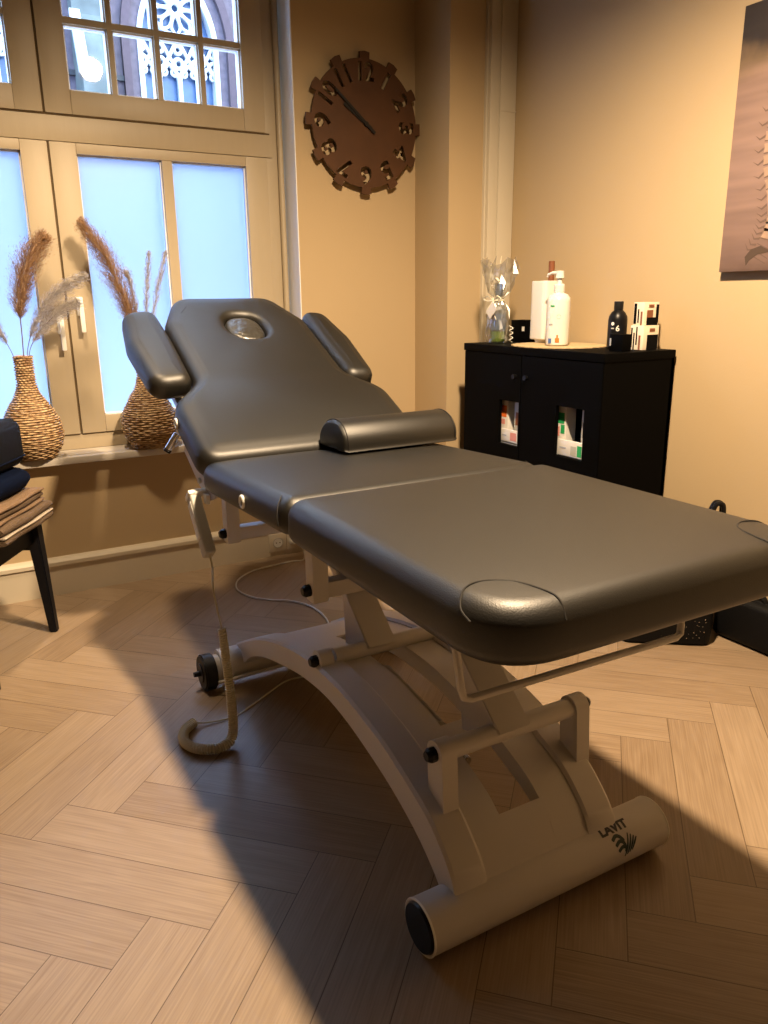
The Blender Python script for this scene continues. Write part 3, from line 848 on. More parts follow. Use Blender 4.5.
    # printed lettering and emblem on the tube, wrapped round it
    def wrap(me_or_bm, x_, a_, name, mat):
        bm = bmesh.new(); 
        if isinstance(me_or_bm, bpy.types.Mesh): bm.from_mesh(me_or_bm)
        else: bm = me_or_bm
        for k in range(-20, 21):
            bmesh.ops.bisect_plane(bm, geom=bm.verts[:]+bm.edges[:]+bm.faces[:], plane_co=(0, k*.0035, 0), plane_no=(0, 1, 0))
        for v in bm.verts:
            a = a_+v.co.y/tr
            v.co = Vector((x_+v.co.x, ty-(tr+.0007)*math.cos(a), tz+(tr+.0007)*math.sin(a)))
        q = MB(); q.bm.free(); q.bm = bm
        return B(q, name, mat, tube_o, smooth=False)
    tm = text_mesh('LAVIT', .026, 0, .0014)
    for v in tm.vertices: v.co.x *= 1.12
    wrap(tm, 1.100, R(66), 'printed_letters', M['logo'])
    em = bmesh.new()
    def band(pts, w0):
        P = [Vector(p) for p in pts]; L_, R_ = [], []
        for i in range(len(P)):
            t = (P[min(i+1, len(P)-1)]-P[max(i-1, 0)]).normalized(); n = Vector((-t.y, t.x, 0))
            wd = w0*(1 if i not in (0, len(P)-1) else .6)
            L_.append(em.verts.new(P[i]+n*wd)); R_.append(em.verts.new(P[i]-n*wd))
        for i in range(len(P)-1): em.faces.new((L_[i], L_[i+1], R_[i+1], R_[i]))
    for k in range(3):
        z = .012-k*.0085; x = -.018+k*.0032
        band(catmull([(x, z-.003, 0), (x+.008, z+.0015, 0), (x+.0145, z-.001, 0), (.002, z-.009+.001*k, 0)], 6), .0026)
    for k in range(4):
        dx = k*.0052
        band([(-.0005+dx*.9, -.019+k*.0018, 0), (.0055+dx, -.006+k*.001, 0), (.0125+dx*.85, .0115-k*.003, 0)], .0017)
    for v in em.verts: v.co *= 1.45
    wrap(em, 1.108, R(28), 'printed_emblem', M['logo_green'])
    dm = bmesh.new(); bmesh.ops.create_circle(dm, cap_ends=True, radius=.0042, segments=12); wrap(dm, 1.106, R(88), 'printed_dot', M['logo'])
    # hose/cable clips under the seat
    cl = MB(); cl.bb(.575, .640, 2.13, 2.165, .652, .668, .004); cl.bb(.60, .612, 2.10, 2.13, .632, .66, .002)
    B(cl, 'remote_bracket', M['white_metal'])
table()

# bolster lying on the seat
def bolster():
    z0 = .7725
    root = thing('knee_bolster', 'small black half-round bolster lying across the seat of the treatment table', 'bolster', (1.15, 2.0, z0))
    r = []
    W, Hh = .088, .086
    prof = [(2.003-W, z0+.012), (2.003-W+.004, z0+.045), (2.003-.058, z0+.075), (2.003-.025, z0+Hh), (2.003+.01, z0+Hh), (2.003+.05, z0+.072), (2.003+W-.006, z0+.04), (2.003+W, z0+.012), (2.003+W-.012, z0), (2.003-W+.012, z0)]
    P = [(p.x, p.y) for p in catmull([(a, b, 0) for a, b in prof], 4, True)]
    m = MB(); rings = []
    for x, d in ((.952, .014), (.954, .007), (.960, .002), (.968, 0), (1.322, 0), (1.330, .002), (1.336, .007), (1.338, .014)):
        cy, cz = 2.003, z0+.04
        ring = []
        for (y, z) in P:
            v = Vector((y-cy, z-cz)); l = v.length
            v = v*(1-d/l); zz = max(cz+v.y, z0)
            ring.append(m.bm.verts.new((x, cy+v.x, zz)))
        rings.append(ring)
    n = len(P)
    for A, Bq in zip(rings, rings[1:]):
        for i in range(n): j = (i+1) % n; m.bm.faces.new((A[i], A[j], Bq[j], Bq[i]))
    m.bm.faces.new(rings[0][::-1]); m.bm.faces.new(rings[-1])
    m.build('cover', M['leather'], root)
    for x in (.964, 1.326):
        s = MB().tube([(x, 2.003+(y-2.003)*1.004, z0+.04+(z-z0-.04)*1.006) for y, z in P if z > z0+.006], .0016, 6)
        s.build('piping', M['stitch'], root)
bolster()

# ------------------------------------------------------------------ hand remote, cables
def remote():
    root = thing('hand_remote', 'grey hand remote hanging from the seat edge on a coiled cream cable', 'remote control', (.575, 2.1, .5))
    a = Vector((.578, 2.155, .648)); b = Vector((.582, 2.045, .500))
    d = (b-a).normalized(); L = (b-a).length
    rot = Matrix((Vector((1, 0, 0)), d, Vector((1, 0, 0)).cross(d))).transposed()
    m = MB(); m.box((a+b)/2, (.032, L, .050), rot, .008, 3); m.build('handset', M['remote'], root)
    m = MB(); m.box((a+b)/2+rot @ Vector((-.0165, -.015, 0)), (.003, L*.62, .034), rot, .001); m.build('keypad', M['wcable'], root)
    m = MB(); m.box(a-d*.004, (.036, .014, .054), rot, .004); m.build('hook', M['white_metal'], root)
    p = catmull([b, b+d*.02+Vector((0, -.005, -.015)), (.562, 1.965, .44), (.560, 1.945, .40), (.562, 1.93, .36), (.560, 1.905, .332)], 8)
    m = MB().tube(p, .0028, 8); m.build('cable', M['cable'], root)
    path = catmull([(.560, 1.905, .335), (.562, 1.893, .26), (.563, 1.880, .16), (.562, 1.868, .075), (.553, 1.857, .030), (.528, 1.846, .0165), (.492, 1.846, .0165), (.456, 1.872, .0165), (.437, 1.920, .0165), (.450, 1.972, .0165), (.478, 2.000, .0165), (.492, 2.006, .0165)], 60)
    # arc-length helix round the path
    H = []; prev = Vector((1, 0, 0)); s = 0
    for i in range(len(path)):
        t = (path[min(i+1, len(path)-1)]-path[max(i-1, 0)]).normalized()
        prev = (prev-t*prev.dot(t)).normalized(); q = t.cross(prev)
        if i: s += (path[i]-path[i-1]).length
        H.append((path[i].copy(), prev.copy(), q.copy(), s))
    pts = []; tot = H[-1][3]; pitch = .0068; n = int(tot/pitch*11); j = 0
    for k in range(n):
        sv = tot*k/n
        while j < len(H)-2 and H[j+1][3] < sv: j += 1
        u = (sv-H[j][3])/max(1e-9, H[j+1][3]-H[j][3])
        c = H[j][0].lerp(H[j+1][0], u); a_ = 2*PI*sv/pitch
        rr = .0118*min(1, .75+sv*.8)
        pts.append(c+(H[j][1]*math.cos(a_)+H[j][2]*math.sin(a_))*rr)
    m = MB().tube(pts, .0031, 6); m.build('coiled_cable', M['cable'], root)
    p = catmull([(.492, 2.006, .0165), (.53, 2.003, .006), (.607, 2.0, .004), (.68, 2.04, .004), (.752, 2.085, .004), (.83, 2.10, .02), (.93, 2.0, .06), (.905, 1.8, .16), (.905, 1.64, .215)], 8)
    m = MB().tube(p, .0026, 8); m.build('cable_tail', M['cable'], root)
remote()
p = catmull([(1.355, 3.30, .068), (1.372, 3.24, .05), (1.36, 3.20, .005), (1.298, 3.205, .0045), (1.20, 3.195, .0045), (1.088, 3.17, .0045), (.995, 3.09, .0045), (.958, 2.98, .0045), (.985, 2.87, .0045), (1.04, 2.80, .0045), (1.103, 2.75, .0045), (1.15, 2.66, .0045), (1.152, 2.52, .0045), (1.10, 2.36, .0045), (1.00, 2.10, .0045), (.93, 1.80, .0045), (.905, 1.62, .05), (.905, 1.60, .20)], 8)
root = thing('power_cord', 'white power cord looping over the floor from the wall socket to the table base', 'cord', (1.1, 2.8, 0))
MB().tube(p, .0036, 8).build('wire', M['wcable'], root)
m = MB(); m.cyl((1.355, 3.306, .068), (1.355, 3.290, .068), .016, .012, 16); m.build('plug', M['white_metal'], root)
def hanging(x, y, name, lab, pts):
    tag(MB().tube(catmull(pts, 8), .0024, 8).build(name, M['wcable']), lab, 'cord')
# wall socket
root = thing('wall_socket', 'square white wall socket on the baseboard behind the table', 'socket', (1.28, 3.318, .022))
m = MB(); m.bb(1.236, 1.324, 3.318, 3.3275, .024, .112, .003); m.build('plate', M['base'], root)
m = MB(); m.tube([(1.28+.024*math.cos(2*PI*k/28), 3.317, .068+.024*math.sin(2*PI*k/28)) for k in range(28)], .0022, 6, True); m.build('socket_rim', M['remote'], root)
m = MB(); m.cyl((1.28, 3.3175, .068), (1.28, 3.3165, .068), .022, seg=24); m.build('socket_face', M['wcable'], root)
for dx in (-.009, .009):
    m = MB().cyl((1.28+dx, 3.3168, .068), (1.28+dx, 3.3155, .068), .003, seg=10); m.build('pin_hole', M['gap'], root)
root2 = thing('socket_outlet', 'second wall socket with the plugged power cord beside the square socket', 'socket', (1.355, 3.318, .022))
m = MB(); m.bb(1.326, 1.40, 3.318, 3.3275, .024, .112, .003); m.build('plate', M['base'], root2)
m = MB(); m.cyl((1.355, 3.3175, .068), (1.355, 3.312, .068), .020, seg=24); m.build('socket_face', M['wcable'], root2)

# ------------------------------------------------------------------ wall clock
def clock():
    cx, cz, y = 1.789, 1.936, 3.316
    root = thing('wall_clock', 'round dark brown wooden wall clock with cut-out numerals and notched rim', 'clock', (cx, YW-.001, cz))
    bm = bmesh.new()
    pts = []; n = 12
    for k in range(12):
        a = PI/2-2*PI*k/12
        w_ = .085
        for aa, rr in ((a+w_*1.02, .262), (a+w_, .288), (a, .291), (a-w_, .288), (a-w_*1.02, .262)):
            pts.append((rr*math.cos(aa), rr*math.sin(aa)))
        for j in range(1, 6):
            aa = a-w_-(2*PI/12-2*w_)*j/6
            pts.append((.262*math.cos(aa), .262*math.sin(aa)))
    q = MB(); q.prism(pts, 'z', -.006, .006)
    bmesh.ops.recalc_face_normals(q.bm, faces=q.bm.faces)
    me = bpy.data.meshes.new('disc'); q.bm.to_mesh(me)
    disc = bpy.data.objects.new('disc', me); C.objects.link(disc)
    cut = bmesh.new()
    for k in range(1, 13):
        a = PI/2-2*PI*k/12
        tm = text_mesh(str(k), .102, .02, .0036)
        for v in tm.vertices: v.co.x *= .92 if k > 9 else 1.12
        tm.transform(Matrix.Translation((.207*math.cos(a), .207*math.sin(a), 0)) @ Matrix.Rotation(a-PI/2, 4, 'Z'))
        cut.from_mesh(tm)
    bmesh.ops.remove_doubles(cut, verts=cut.verts, dist=1e-5)
    cm = bpy.data.meshes.new('cut'); cut.to_mesh(cm)
    co = bpy.data.objects.new('cut', cm); C.objects.link(co)
    md = disc.modifiers.new('b', 'BOOLEAN'); md.operation = 'DIFFERENCE'; md.object = co; md.solver = 'EXACT'; md.use_self = True
    dg = bpy.context.evaluated_depsgraph_get(); dg.update()
    res = bpy.data.meshes.new_from_object(disc.evaluated_get(dg))
    bpy.data.objects.remove(disc); bpy.data.objects.remove(co)
    T = Matrix.Translation((cx, y, cz)) @ Matrix.Rotation(PI/2, 4, 'X')
    f = MB(); f.bm.from_mesh(res); f.xf(T); f.build('dial', M['clockwood'], root, smooth=False)
    # raised border round the rim between notches, and mounting block
    b = MB(); b.cyl((cx, 3.323, cz), (cx, 3.349, cz), .055, seg=24); b.build('movement', M['black_hand'], root)
    def hand(name, ang, l, tail, w0, yy):
        d = Vector((math.sin(ang), 0, math.cos(ang))); n_ = Vector((math.cos(ang), 0, -math.sin(ang)))
        c = Vector((cx, yy, cz)); h = MB()
        A = [c-d*tail+n_*w0, c+d*l+n_*w0*.75, c+d*l-n_*w0*.75, c-d*tail-n_*w0]
        V = [h.bm.verts.new(p) for p in A]+[h.bm.verts.new(p+Vector((0, .002, 0))) for p in A]
        for q_ in ((0, 1, 2, 3), (7, 6, 5, 4), (0, 4, 5, 1), (1, 5, 6, 2), (2, 6, 7, 3), (3, 7, 4, 0)): h.bm.faces.new([V[i] for i in q_])
        h.build(name, M['black_hand'], root, smooth=False)
    hand('minute_hand', R(-50), .195, .055, .0065, 3.299); hand('hour_hand', R(-56), .13, .03, .008, 3.303)
    h = MB().cyl((cx, 3.298, cz), (cx, 3.3098, cz), .010, seg=16); h.build('hub', M['black_hand'], root)
clock()

# ------------------------------------------------------------------ canvas picture
def picture():
    x, y0, y1, z0, z1 = 2.372, 1.22, 1.85, 1.267, 2.07
    root = thing('canvas_picture', 'tall brown canvas print of a spine hanging on the right wall', 'picture', (2.40, (y0+y1)/2, z0))
    m = MB(); m.bb(x, 2.399, y0, y1, z0, z1, .001); m.build('canvas', M['canvas'], root)
    # spine drawn on the canvas: vertebrae as thin raised print
    sp = MB(); sd = MB(); n = 22
    crv = catmull([(1.655, 1.97, 0), (1.66, 1.88, 0), (1.69, 1.78, 0), (1.705, 1.68, 0), (1.70, 1.59, 0), (1.675, 1.50, 0), (1.665, 1.43, 0), (1.675, 1.37, 0), (1.70, 1.32, 0)], 12)
    tot = len(crv)-1
    for k in range(n):
        f = k/(n-1)*tot; i = min(int(f), tot-1)
        p = crv[i].lerp(crv[i+1], f-i); t = (crv[i+1]-crv[i]).normalized(); q = Vector((-t.y, t.x, 0))
        if q.x < 0: q = -q
        wv = .020+.014*k/n; hv = .0115+.004*k/n
        def pl(mb, pts, xx):
            V = [mb.bm.verts.new((xx, a.x, a.y)) for a in pts]; V2 = [mb.bm.verts.new((x+.0004, a.x, a.y)) for a in pts]
            mb.bm.faces.new(V); m_ = len(V)
            for a in range(m_): b = (a+1) % m_; mb.bm.faces.new((V[a], V2[a], V2[b], V[b]))
        if k < 19:
            pl(sp, [p-q*wv+t*hv, p-q*wv*.8, p-q*wv-t*hv, p+q*wv*.9-t*hv, p+q*wv*.75, p+q*wv*.9+t*hv], x-.0008)
        # spinous process pointing to the left (towards the window), drawn as hooked stroke
        s0 = p+q*wv*.9; s1 = p+q*(wv+.016)+t*.009; s2 = p+q*(wv+.034)-t*.004
        pl(sd, [s0+t*.005, s1+t*.003, s2, s1-t*.002, s0-t*.003], x-.0006)
        if k < 15:
            r0 = p-q*wv*.6; pl(sd, [r0+t*.002, r0-q*.05-t*.010, r0-q*.12-t*.045, r0-q*.12-t*.049, r0-q*.05-t*.014, r0-t*.002], x-.0005)
        pl(sd, [p-q*wv+t*(hv+.001), p-q*wv+t*(hv+.004), p+q*wv*.9+t*(hv+.004), p+q*wv*.9+t*(hv+.001)], x-.0006)
    pv = MB(); pl(pv, [Vector((1.70, 1.345, 0)), Vector((1.735, 1.335, 0)), Vector((1.755, 1.312, 0)), Vector((1.748, 1.285, 0)), Vector((1.738, 1.30, 0)), Vector((1.71, 1.318, 0)), Vector((1.66, 1.325, 0))], x-.0009)
    pv.build('printed_tailbone', M['brown_dark'], root, smooth=False)
    sp.build('printed_vertebrae', M['spine'], root, smooth=False); sd.build('printed_processes', M['spine_dark'], root, smooth=False)
picture()

# ------------------------------------------------------------------ black cabinet and what it holds
CX0, CX1, CY0, CY1, CZ = 2.02, 2.399, 2.007, 2.856, .997
def cabinet():
    root = thing('black_cabinet', 'low black cabinet with two cut-out niches against the right wall', 'cabinet', (2.21, 2.43, 0))
    b = MB(); T = .018; xi = CX0+.006; zt = CZ-.03
    y0, y1 = CY0+.004, CY1-.004
    b.bb(xi, 2.380, y0, y0+T, .0, zt); b.bb(xi, 2.380, y1-T, y1, .0, zt); b.bb(xi, 2.380, 2.458-.009, 2.458+.009, .06, zt)
    b.bb(xi, 2.380, y0, y1, .05, .07); b.bb(2.366, 2.380, y0, y1, .05, zt); b.bb(xi+.03, xi+.045, y0, y1, 0, .05)
    for z in (.34,): b.bb(xi+.02, 2.37, y0, y1, z, z+T)
    b.build('carcass', M['black'], root, smooth=False)
    b = MB(); b.bb(CX0, 2.380, CY0, CY1, zt, CZ, .0015); b.build('top_board', M['black'], root)
    # niche shelf in grey
    b = MB(); b.bb(xi+.018, 2.36, y0+T, 2.449, .582, .600); b.bb(xi+.018, 2.36, 2.467, y1-T, .582, .600); b.build('shelf', M['shelf'], root, smooth=False)
    # doors with openings: (door y range, opening y range)
    for (a, c, oa, oc, oz0, oz1) in ((y0+.002, 2.453, 2.095, 2.246, .598, .790), (2.463, y1-.002, 2.470, 2.597, .592, .776)):
        d = MB(); xx0, xx1 = CX0+.003, CX0+.018
        d.bb(xx0, xx1, a, oa, .075, zt-.003); d.bb(xx0, xx1, oc, c, .075, zt-.003)
        d.bb(xx0, xx1, oa, oc, .075, oz0); d.bb(xx0, xx1, oa, oc, oz1, zt-.003)
        do = d.build('door', M['black'], root, smooth=False)
        k = MB(); ky = a+.03 if a > 2.4 else c-.03
        k.cyl((CX0+.003, ky, .88), (CX0-.014, ky, .88), .008, .010, 14); k.build('knob', M['plastic'], do)
        # dark partition standing behind the opening
cabinet()

def carton(name, label, cat, c, size, mat, panels, rz=0, group=None):
    """c: centre of base; panels: list of (face, u0,u1,v0,v1, mat, name); face 'f' = -x side, 'n' = -y side"""
    root = thing(name, label, cat, c, rz, group)
    m = MB(); m.bb(-size[0]/2, size[0]/2, -size[1]/2, size[1]/2, 0, size[2], .0012); m.build('carton', mat, root, local=True)
    for i, (face, u0, u1, v0, v1, mt, nm) in enumerate(panels):
        p = MB(); e = .0006+.0002*i
        if face == 'f':
            ya, yb = size[1]/2-u0*size[1], size[1]/2-u1*size[1]
            p.bb(-size[0]/2-e, -size[0]/2+.0002, yb, ya, v0*size[2], v1*size[2])
        elif face == 't':
            p.bb(-size[0]/2+u0*size[0], -size[0]/2+u1*size[0], size[1]/2-v1*size[1], size[1]/2-v0*size[1], size[2]-.0002, size[2]+e)
        else:
            p.bb(-size[0]/2+u0*size[0], -size[0]/2+u1*size[0], -size[1]/2-e, -size[1]/2+.0002, v0*size[2], v1*size[2])
        p.build(nm, mt, root, smooth=False, local=True)
    return root
# left niche (towards the corner) and right niche
W_ = M['white']
carton('product_carton', 'upright white carton with orange panel in the cabinet niche nearer the corner', 'box', (2.080, 2.608, .6002), (.05, .064, .180), W_, [('f', .2, .85, .55, .82, M['orange'], 'orange_panel'), ('f', .25, .7, .38, .5, M['pink'], 'small_print')])
carton('product_carton', 'low white carton with pink marks lying in the cabinet niche nearer the corner', 'box', (2.0465, 2.548, .6002), (.012, .108, .052), W_, [('f', .58, .95, .15, .8, M['pink'], 'pink_panel'), ('f', .08, .35, .45, .55, M['shelf'], 'small_print')])
carton('product_carton', 'upright white carton with green panel in the cabinet niche nearer the front', 'box', (2.080, 2.255, .6002), (.05, .068, .190), W_, [('f', .15, .85, .62, .84, M['green'], 'green_panel'), ('f', .6, .9, .42, .6, M['green'], 'green_stripe'), ('f', .1, .5, .36, .55, M['pink'], 'small_print')])
carton('product_carton', 'low white carton with green end lying in the cabinet niche nearer the front', 'box', (2.0465, 2.180, .6002), (.012, .130, .060), W_, [('f', .82, 1.0, .1, .8, M['green'], 'green_end'), ('f', .55, .78, .1, .7, M['remote'], 'grey_print'), ('f', .08, .35, .45, .55, M['shelf'], 'small_print')])
carton('product_carton', 'narrow grey carton in the niche nearer the corner, behind the pink-marked carton', 'box', (2.080, 2.527, .6002), (.035, .034, .180), M['remote'], [('f', .3, .8, .4, .7, M['brown'], 'brown_panel')])
carton('product_carton', 'narrow grey carton in the niche nearer the front, behind the green-ended carton', 'box', (2.080, 2.132, .6002), (.035, .026, .190), M['remote'], [('f', .3, .8, .4, .7, M['black'], 'dark_panel')])

def lathe_thing(root, name, mat, c, prof, seg=36, par=None, sx=1, sy=1):
    return MB().lathe(c, prof, seg, sx, sy).build(name, mat, par or root)
# raffia mat
def doily():
    m = MB(); n = 120; c = (2.207, 2.455)
    ring = []
    for r_, z in ((0, .0045), (.06, .0045), (.12, .0045), (.165, .0045), (.18, .0035), (.18, .0)):
        ring.append([m.bm.verts.new((c[0]+(r_+(.0035*math.sin(k*2*PI/n*30) if r_ > .17 else 0))*math.cos(2*PI*k/n), c[1]+(r_*1.12+(.0035*math.sin(k*2*PI/n*30) if r_ > .17 else 0))*math.sin(2*PI*k/n), CZ+.0004+z+(.0015*math.sin(r_*400) if r_ < .17 else 0))) for k in range(n)])
    for A, B in zip(ring, ring[1:]):
        for i in range(n): j = (i+1) % n; m.bm.faces.new((A[i], A[j], B[j], B[i]))
    m.bm.faces.new(ring[-1])
    bmesh.ops.remove_doubles(m.bm, verts=m.bm.verts, dist=1e-6)
    tag(m.build('raffia_mat', M['raffia']), 'round straw-coloured mat with scalloped edge under the pump bottle', 'mat')
doily()
ZD = CZ+.0056
# pump bottle
def pump():
    c = (2.165, 2.418, ZD)
    root = thing('pump_bottle', 'white pump bottle standing on the straw mat on the cabinet', 'bottle', c)
    lathe_thing(root, 'body', M['wplastic'], c, [(.040, 0), (.044, .004), (.046, .03), (.047, .12), (.046, .172), (.044, .184), (.034, .196), (.020, .202), (.018, .206)])
    lathe_thing(root, 'collar', M['white'], c, [(.019, .204), (.021, .206), (.021, .232), (.018, .236), (.010, .238), (.009, .262)])
    m = MB(); m.cyl((c[0], c[1], c[2]+.258), (c[0], c[1], c[2]+.286), .017, .015, 24)
    m.tube([(c[0], c[1], c[2]+.277), (c[0]-.01, c[1]+.03, c[2]+.279), (c[0]-.015, c[1]+.052, c[2]+.272), (c[0]-.015, c[1]+.056, c[2]+.264)], [.008, .0065, .005, .0045], 10)
    m.build('pump_head', M['wplastic'], root)
    # curved label prints facing the room
    def label(name, a0, a1, z0, z1, mat, r=.0478):
        m = MB(); n = 8
        A = [m.bm.verts.new((c[0]+r*math.cos(a0+(a1-a0)*k/n), c[1]+r*math.sin(a0+(a1-a0)*k/n), c[2]+z0)) for k in range(n+1)]
        B = [m.bm.verts.new((c[0]+r*math.cos(a0+(a1-a0)*k/n), c[1]+r*math.sin(a0+(a1-a0)*k/n), c[2]+z1)) for k in range(n+1)]
        for k in range(n): m.bm.faces.new((A[k], A[k+1], B[k+1], B[k]))
        m.build(name, mat, root, smooth=True)
    label('blue_letters', R(-172), R(-150), .150, .156, M['green'])
    label('grey_letters', R(-178), R(-156), .080, .085, M['shelf'])
    label('orange_flame', R(-142), R(-122), .014, .030, M['orange']); label('orange_tip', R(-136), R(-128), .030, .042, M['orange'])
    label('blue_panel', R(-178), R(-160), .010, .028, M['blueprint'])
    m = MB(); a = R(-128); n = 16
    m.tube([(c[0]+.0475*math.cos(a+.17*math.cos(2*PI*k/n)), c[1]+.0475*math.sin(a+.17*math.cos(2*PI*k/n)), c[2]+.112+.008*math.sin(2*PI*k/n)) for k in range(n)], .0006, 4, True)
    m.build('ring_mark', M['shelf'], root)
pump()
# tall white canister behind it
def canister():
    c = (2.262, 2.612, ZD)
    root = thing('white_dispenser', 'tall white rounded dispenser behind the pump bottle', 'dispenser', c)
    m = MB(); pol = round_poly([(-.045, -.05), (.045, -.05), (.045, .05), (-.045, .05)], .025)
    cushion(m, [(c[0]+a, c[1]+b) for a, b in pol], c[2]+.012, c[2]+.252, .006, .0005); m.build('body', M['wplastic'], root)
    m = MB(); m.cyl((c[0], c[1], c[2]), (c[0], c[1], c[2]+.012), .035, .038, 24); m.build('foot', M['white'], root)
canister()
tag(MB().cyl((2.262, 2.580, ZD+.253), (2.262, 2.580, ZD+.33), .0125, .0125, 20).build('brown_tube', M['brown']), 'short brown tube standing on top of the white dispenser', 'tube')
# cellophane-wrapped bottle
def gift():
    c = (2.14, 2.772, CZ+.0005)
    root = thing('gift_bottle', 'bottle wrapped in clear cellophane with ribbon and blank tag at the cabinet corner', 'gift', c)
    lathe_thing(root, 'bottle', M['bottleglass'], c, [(.030, .001), (.033, .006), (.033, .13), (.028, .155), (.014, .178), (.013, .20)])
    lathe_thing(root, 'soap', M['liquid'], (c[0]+.0, c[1]-.0, c[2]), [(.0295, .006), (.0305, .008), (.0305, .048), (.0, .048)])
    lathe_thing(root, 'cap', M['bluecap'], c, [(.0165, .195), (.017, .198), (.017, .245), (.015, .25)])
    lathe_thing(root, 'label', M['bluecap'], c, [(.0335, .055), (.0335, .125)], sx=1.0)
    # crumpled cellophane: tied at the neck, flaring above
    m = MB(); n = 26; rr = random.Random(3); rings = []
    for z, r_, j in ((0, .048, .004), (.02, .052, .006), (.06, .05, .008), (.10, .048, .009), (.14, .044, .009), (.165, .030, .006), (.178, .019, .002), (.188, .022, .003), (.215, .045, .012), (.25, .06, .018), (.29, .068, .024), (.33, .070, .030)):
        rings.append([m.bm.verts.new((c[0]+(r_+rr.uniform(-j, j))*math.cos(2*PI*k/n), c[1]+(r_+rr.uniform(-j, j))*math.sin(2*PI*k/n), c[2]+z+(rr.uniform(-.03, .035) if z > .3 else rr.uniform(-.004, .004) if z else .0005))) for k in range(n)])
    for A, B in zip(rings, rings[1:]):
        for i in range(n):
            jx = (i+1) % n; m.bm.faces.new((A[i], A[jx], B[jx])); m.bm.faces.new((A[i], B[jx], B[i]))
    m.build('cellophane', M['cello'], root, smooth=False)
    m = MB()
    m.tube([(c[0]+.022*math.cos(2*PI*k/16), c[1]+.022*math.sin(2*PI*k/16), c[2]+.179) for k in range(16)], .004, 6, True)
    kx = c[0]-.026
    for sg in (-1, 1):
        m.tube(catmull([(kx, c[1], c[2]+.18), (kx-.012, c[1]+sg*.035, c[2]+.198), (kx-.01, c[1]+sg*.06, c[2]+.186), (kx-.008, c[1]+sg*.03, c[2]+.177), (kx, c[1], c[2]+.18)], 6), .0028, 5)
        m.tube(catmull([(kx, c[1], c[2]+.18), (kx-.02, c[1]+sg*.02, c[2]+.14), (kx-.012, c[1]+sg*.035, c[2]+.10)], 6), .002, 5)
    m.tube(catmull([(kx, c[1], c[2]+.18), (kx-.01, c[1]+.02, c[2]+.24), (kx, c[1]+.025, c[2]+.30), (kx-.01, c[1]+.012, c[2]+.325)], 6), .0022, 5)
    m.tube(catmull([(kx, c[1], c[2]+.18), (kx-.01, c[1]-.03, c[2]+.25), (kx, c[1]-.045, c[2]+.36)], 6), .0012, 5)
    m.tube(catmull([(kx, c[1]-.02, c[2]+.262), (kx-.02, c[1]-.04, c[2]+.270), (kx-.015, c[1]-.052, c[2]+.258)], 6), .005, 5)
    m.build('ribbon', M['ribbon'], root)
    m = MB(); m.box((0, 0, 0), (.0012, .062, .042), None, 0); m.xf(Matrix.Translation((c[0]-.055, c[1]-.022, c[2]+.138)) @ Matrix.Rotation(R(-42), 4, 'X'))
    m.build('gift_tag', M['white'], root, smooth=False)
gift()
carton('black_carton', 'squat black carton between the wrapped bottle and the white dispenser', 'box', (2.262, 2.738, CZ+.0005), (.07, .105, .095), M['black'], [('f', .72, .88, .52, .72, M['white'], 'logo_square')])
# curly silver ribbon
pts = [(2.165+.009*math.cos(t*1.9), 2.712+.006*math.sin(t*1.9), CZ+.004+.0062*t) for t in [k*.25 for k in range(46)]]
tag(MB().tube(pts, .0016, 5).build('curled_ribbon', M['white_metal']), 'curled silvery ribbon strand beside the wrapped bottle', 'ribbon')
# dark bottle
def dark():
    c = (2.275, 2.205, CZ+.0005)
    root = thing('dark_bottle', 'dark round-shouldered bottle with white numeral behind a small black box', 'bottle', c)
    lathe_thing(root, 'body', M['plastic'], c, [(.033, 0), (.036, .004), (.036, .105), (.034, .118), (.026, .133), (.017, .141), (.0165, .146)])
    lathe_thing(root, 'cap', M['rubber'], c, [(.0165, .143), (.0175, .145), (.0175, .172), (.016, .174)])
    def on_body(me, th0, z, name, mat):
        bm = bmesh.new(); bm.from_mesh(me)
        for v in bm.verts:
            a = th0+v.co.x/.0365; zz = v.co.y
            v.co = Vector((c[0]+.0365*math.cos(a), c[1]+.0365*math.sin(a), c[2]+z+zz))
        q = MB(); q.bm.free(); q.bm = bm; q.build(name, mat, root, smooth=False)
    on_body(text_mesh('6', .030, 0, .0005), R(-134), .074, 'numeral', M['wplastic'])
    st = bmesh.new()
    bmesh.ops.create_circle(st, cap_ends=True, radius=.007, segments=6); me = bpy.data.meshes.new('s'); st.to_mesh(me)
    on_body(me, R(-165), .092, 'white_blossom', M['wplastic'])
    q = bmesh.new(); bmesh.ops.create_grid(q, x_segments=4, y_segments=1, size=.006); me = bpy.data.meshes.new('s2'); q.to_mesh(me)
    for v in me.vertices: v.co.y *= .35
    on_body(me, R(-165), .075, 'small_print', M['remote'])
dark()
carton('black_carton', 'small plain black box in front of the dark bottle', 'box', (2.170, 2.083, CZ+.0005), (.045, .064, .060), M['black'], [('f', .02, .12, .3, .75, M['shelf'], 'edge_print')])
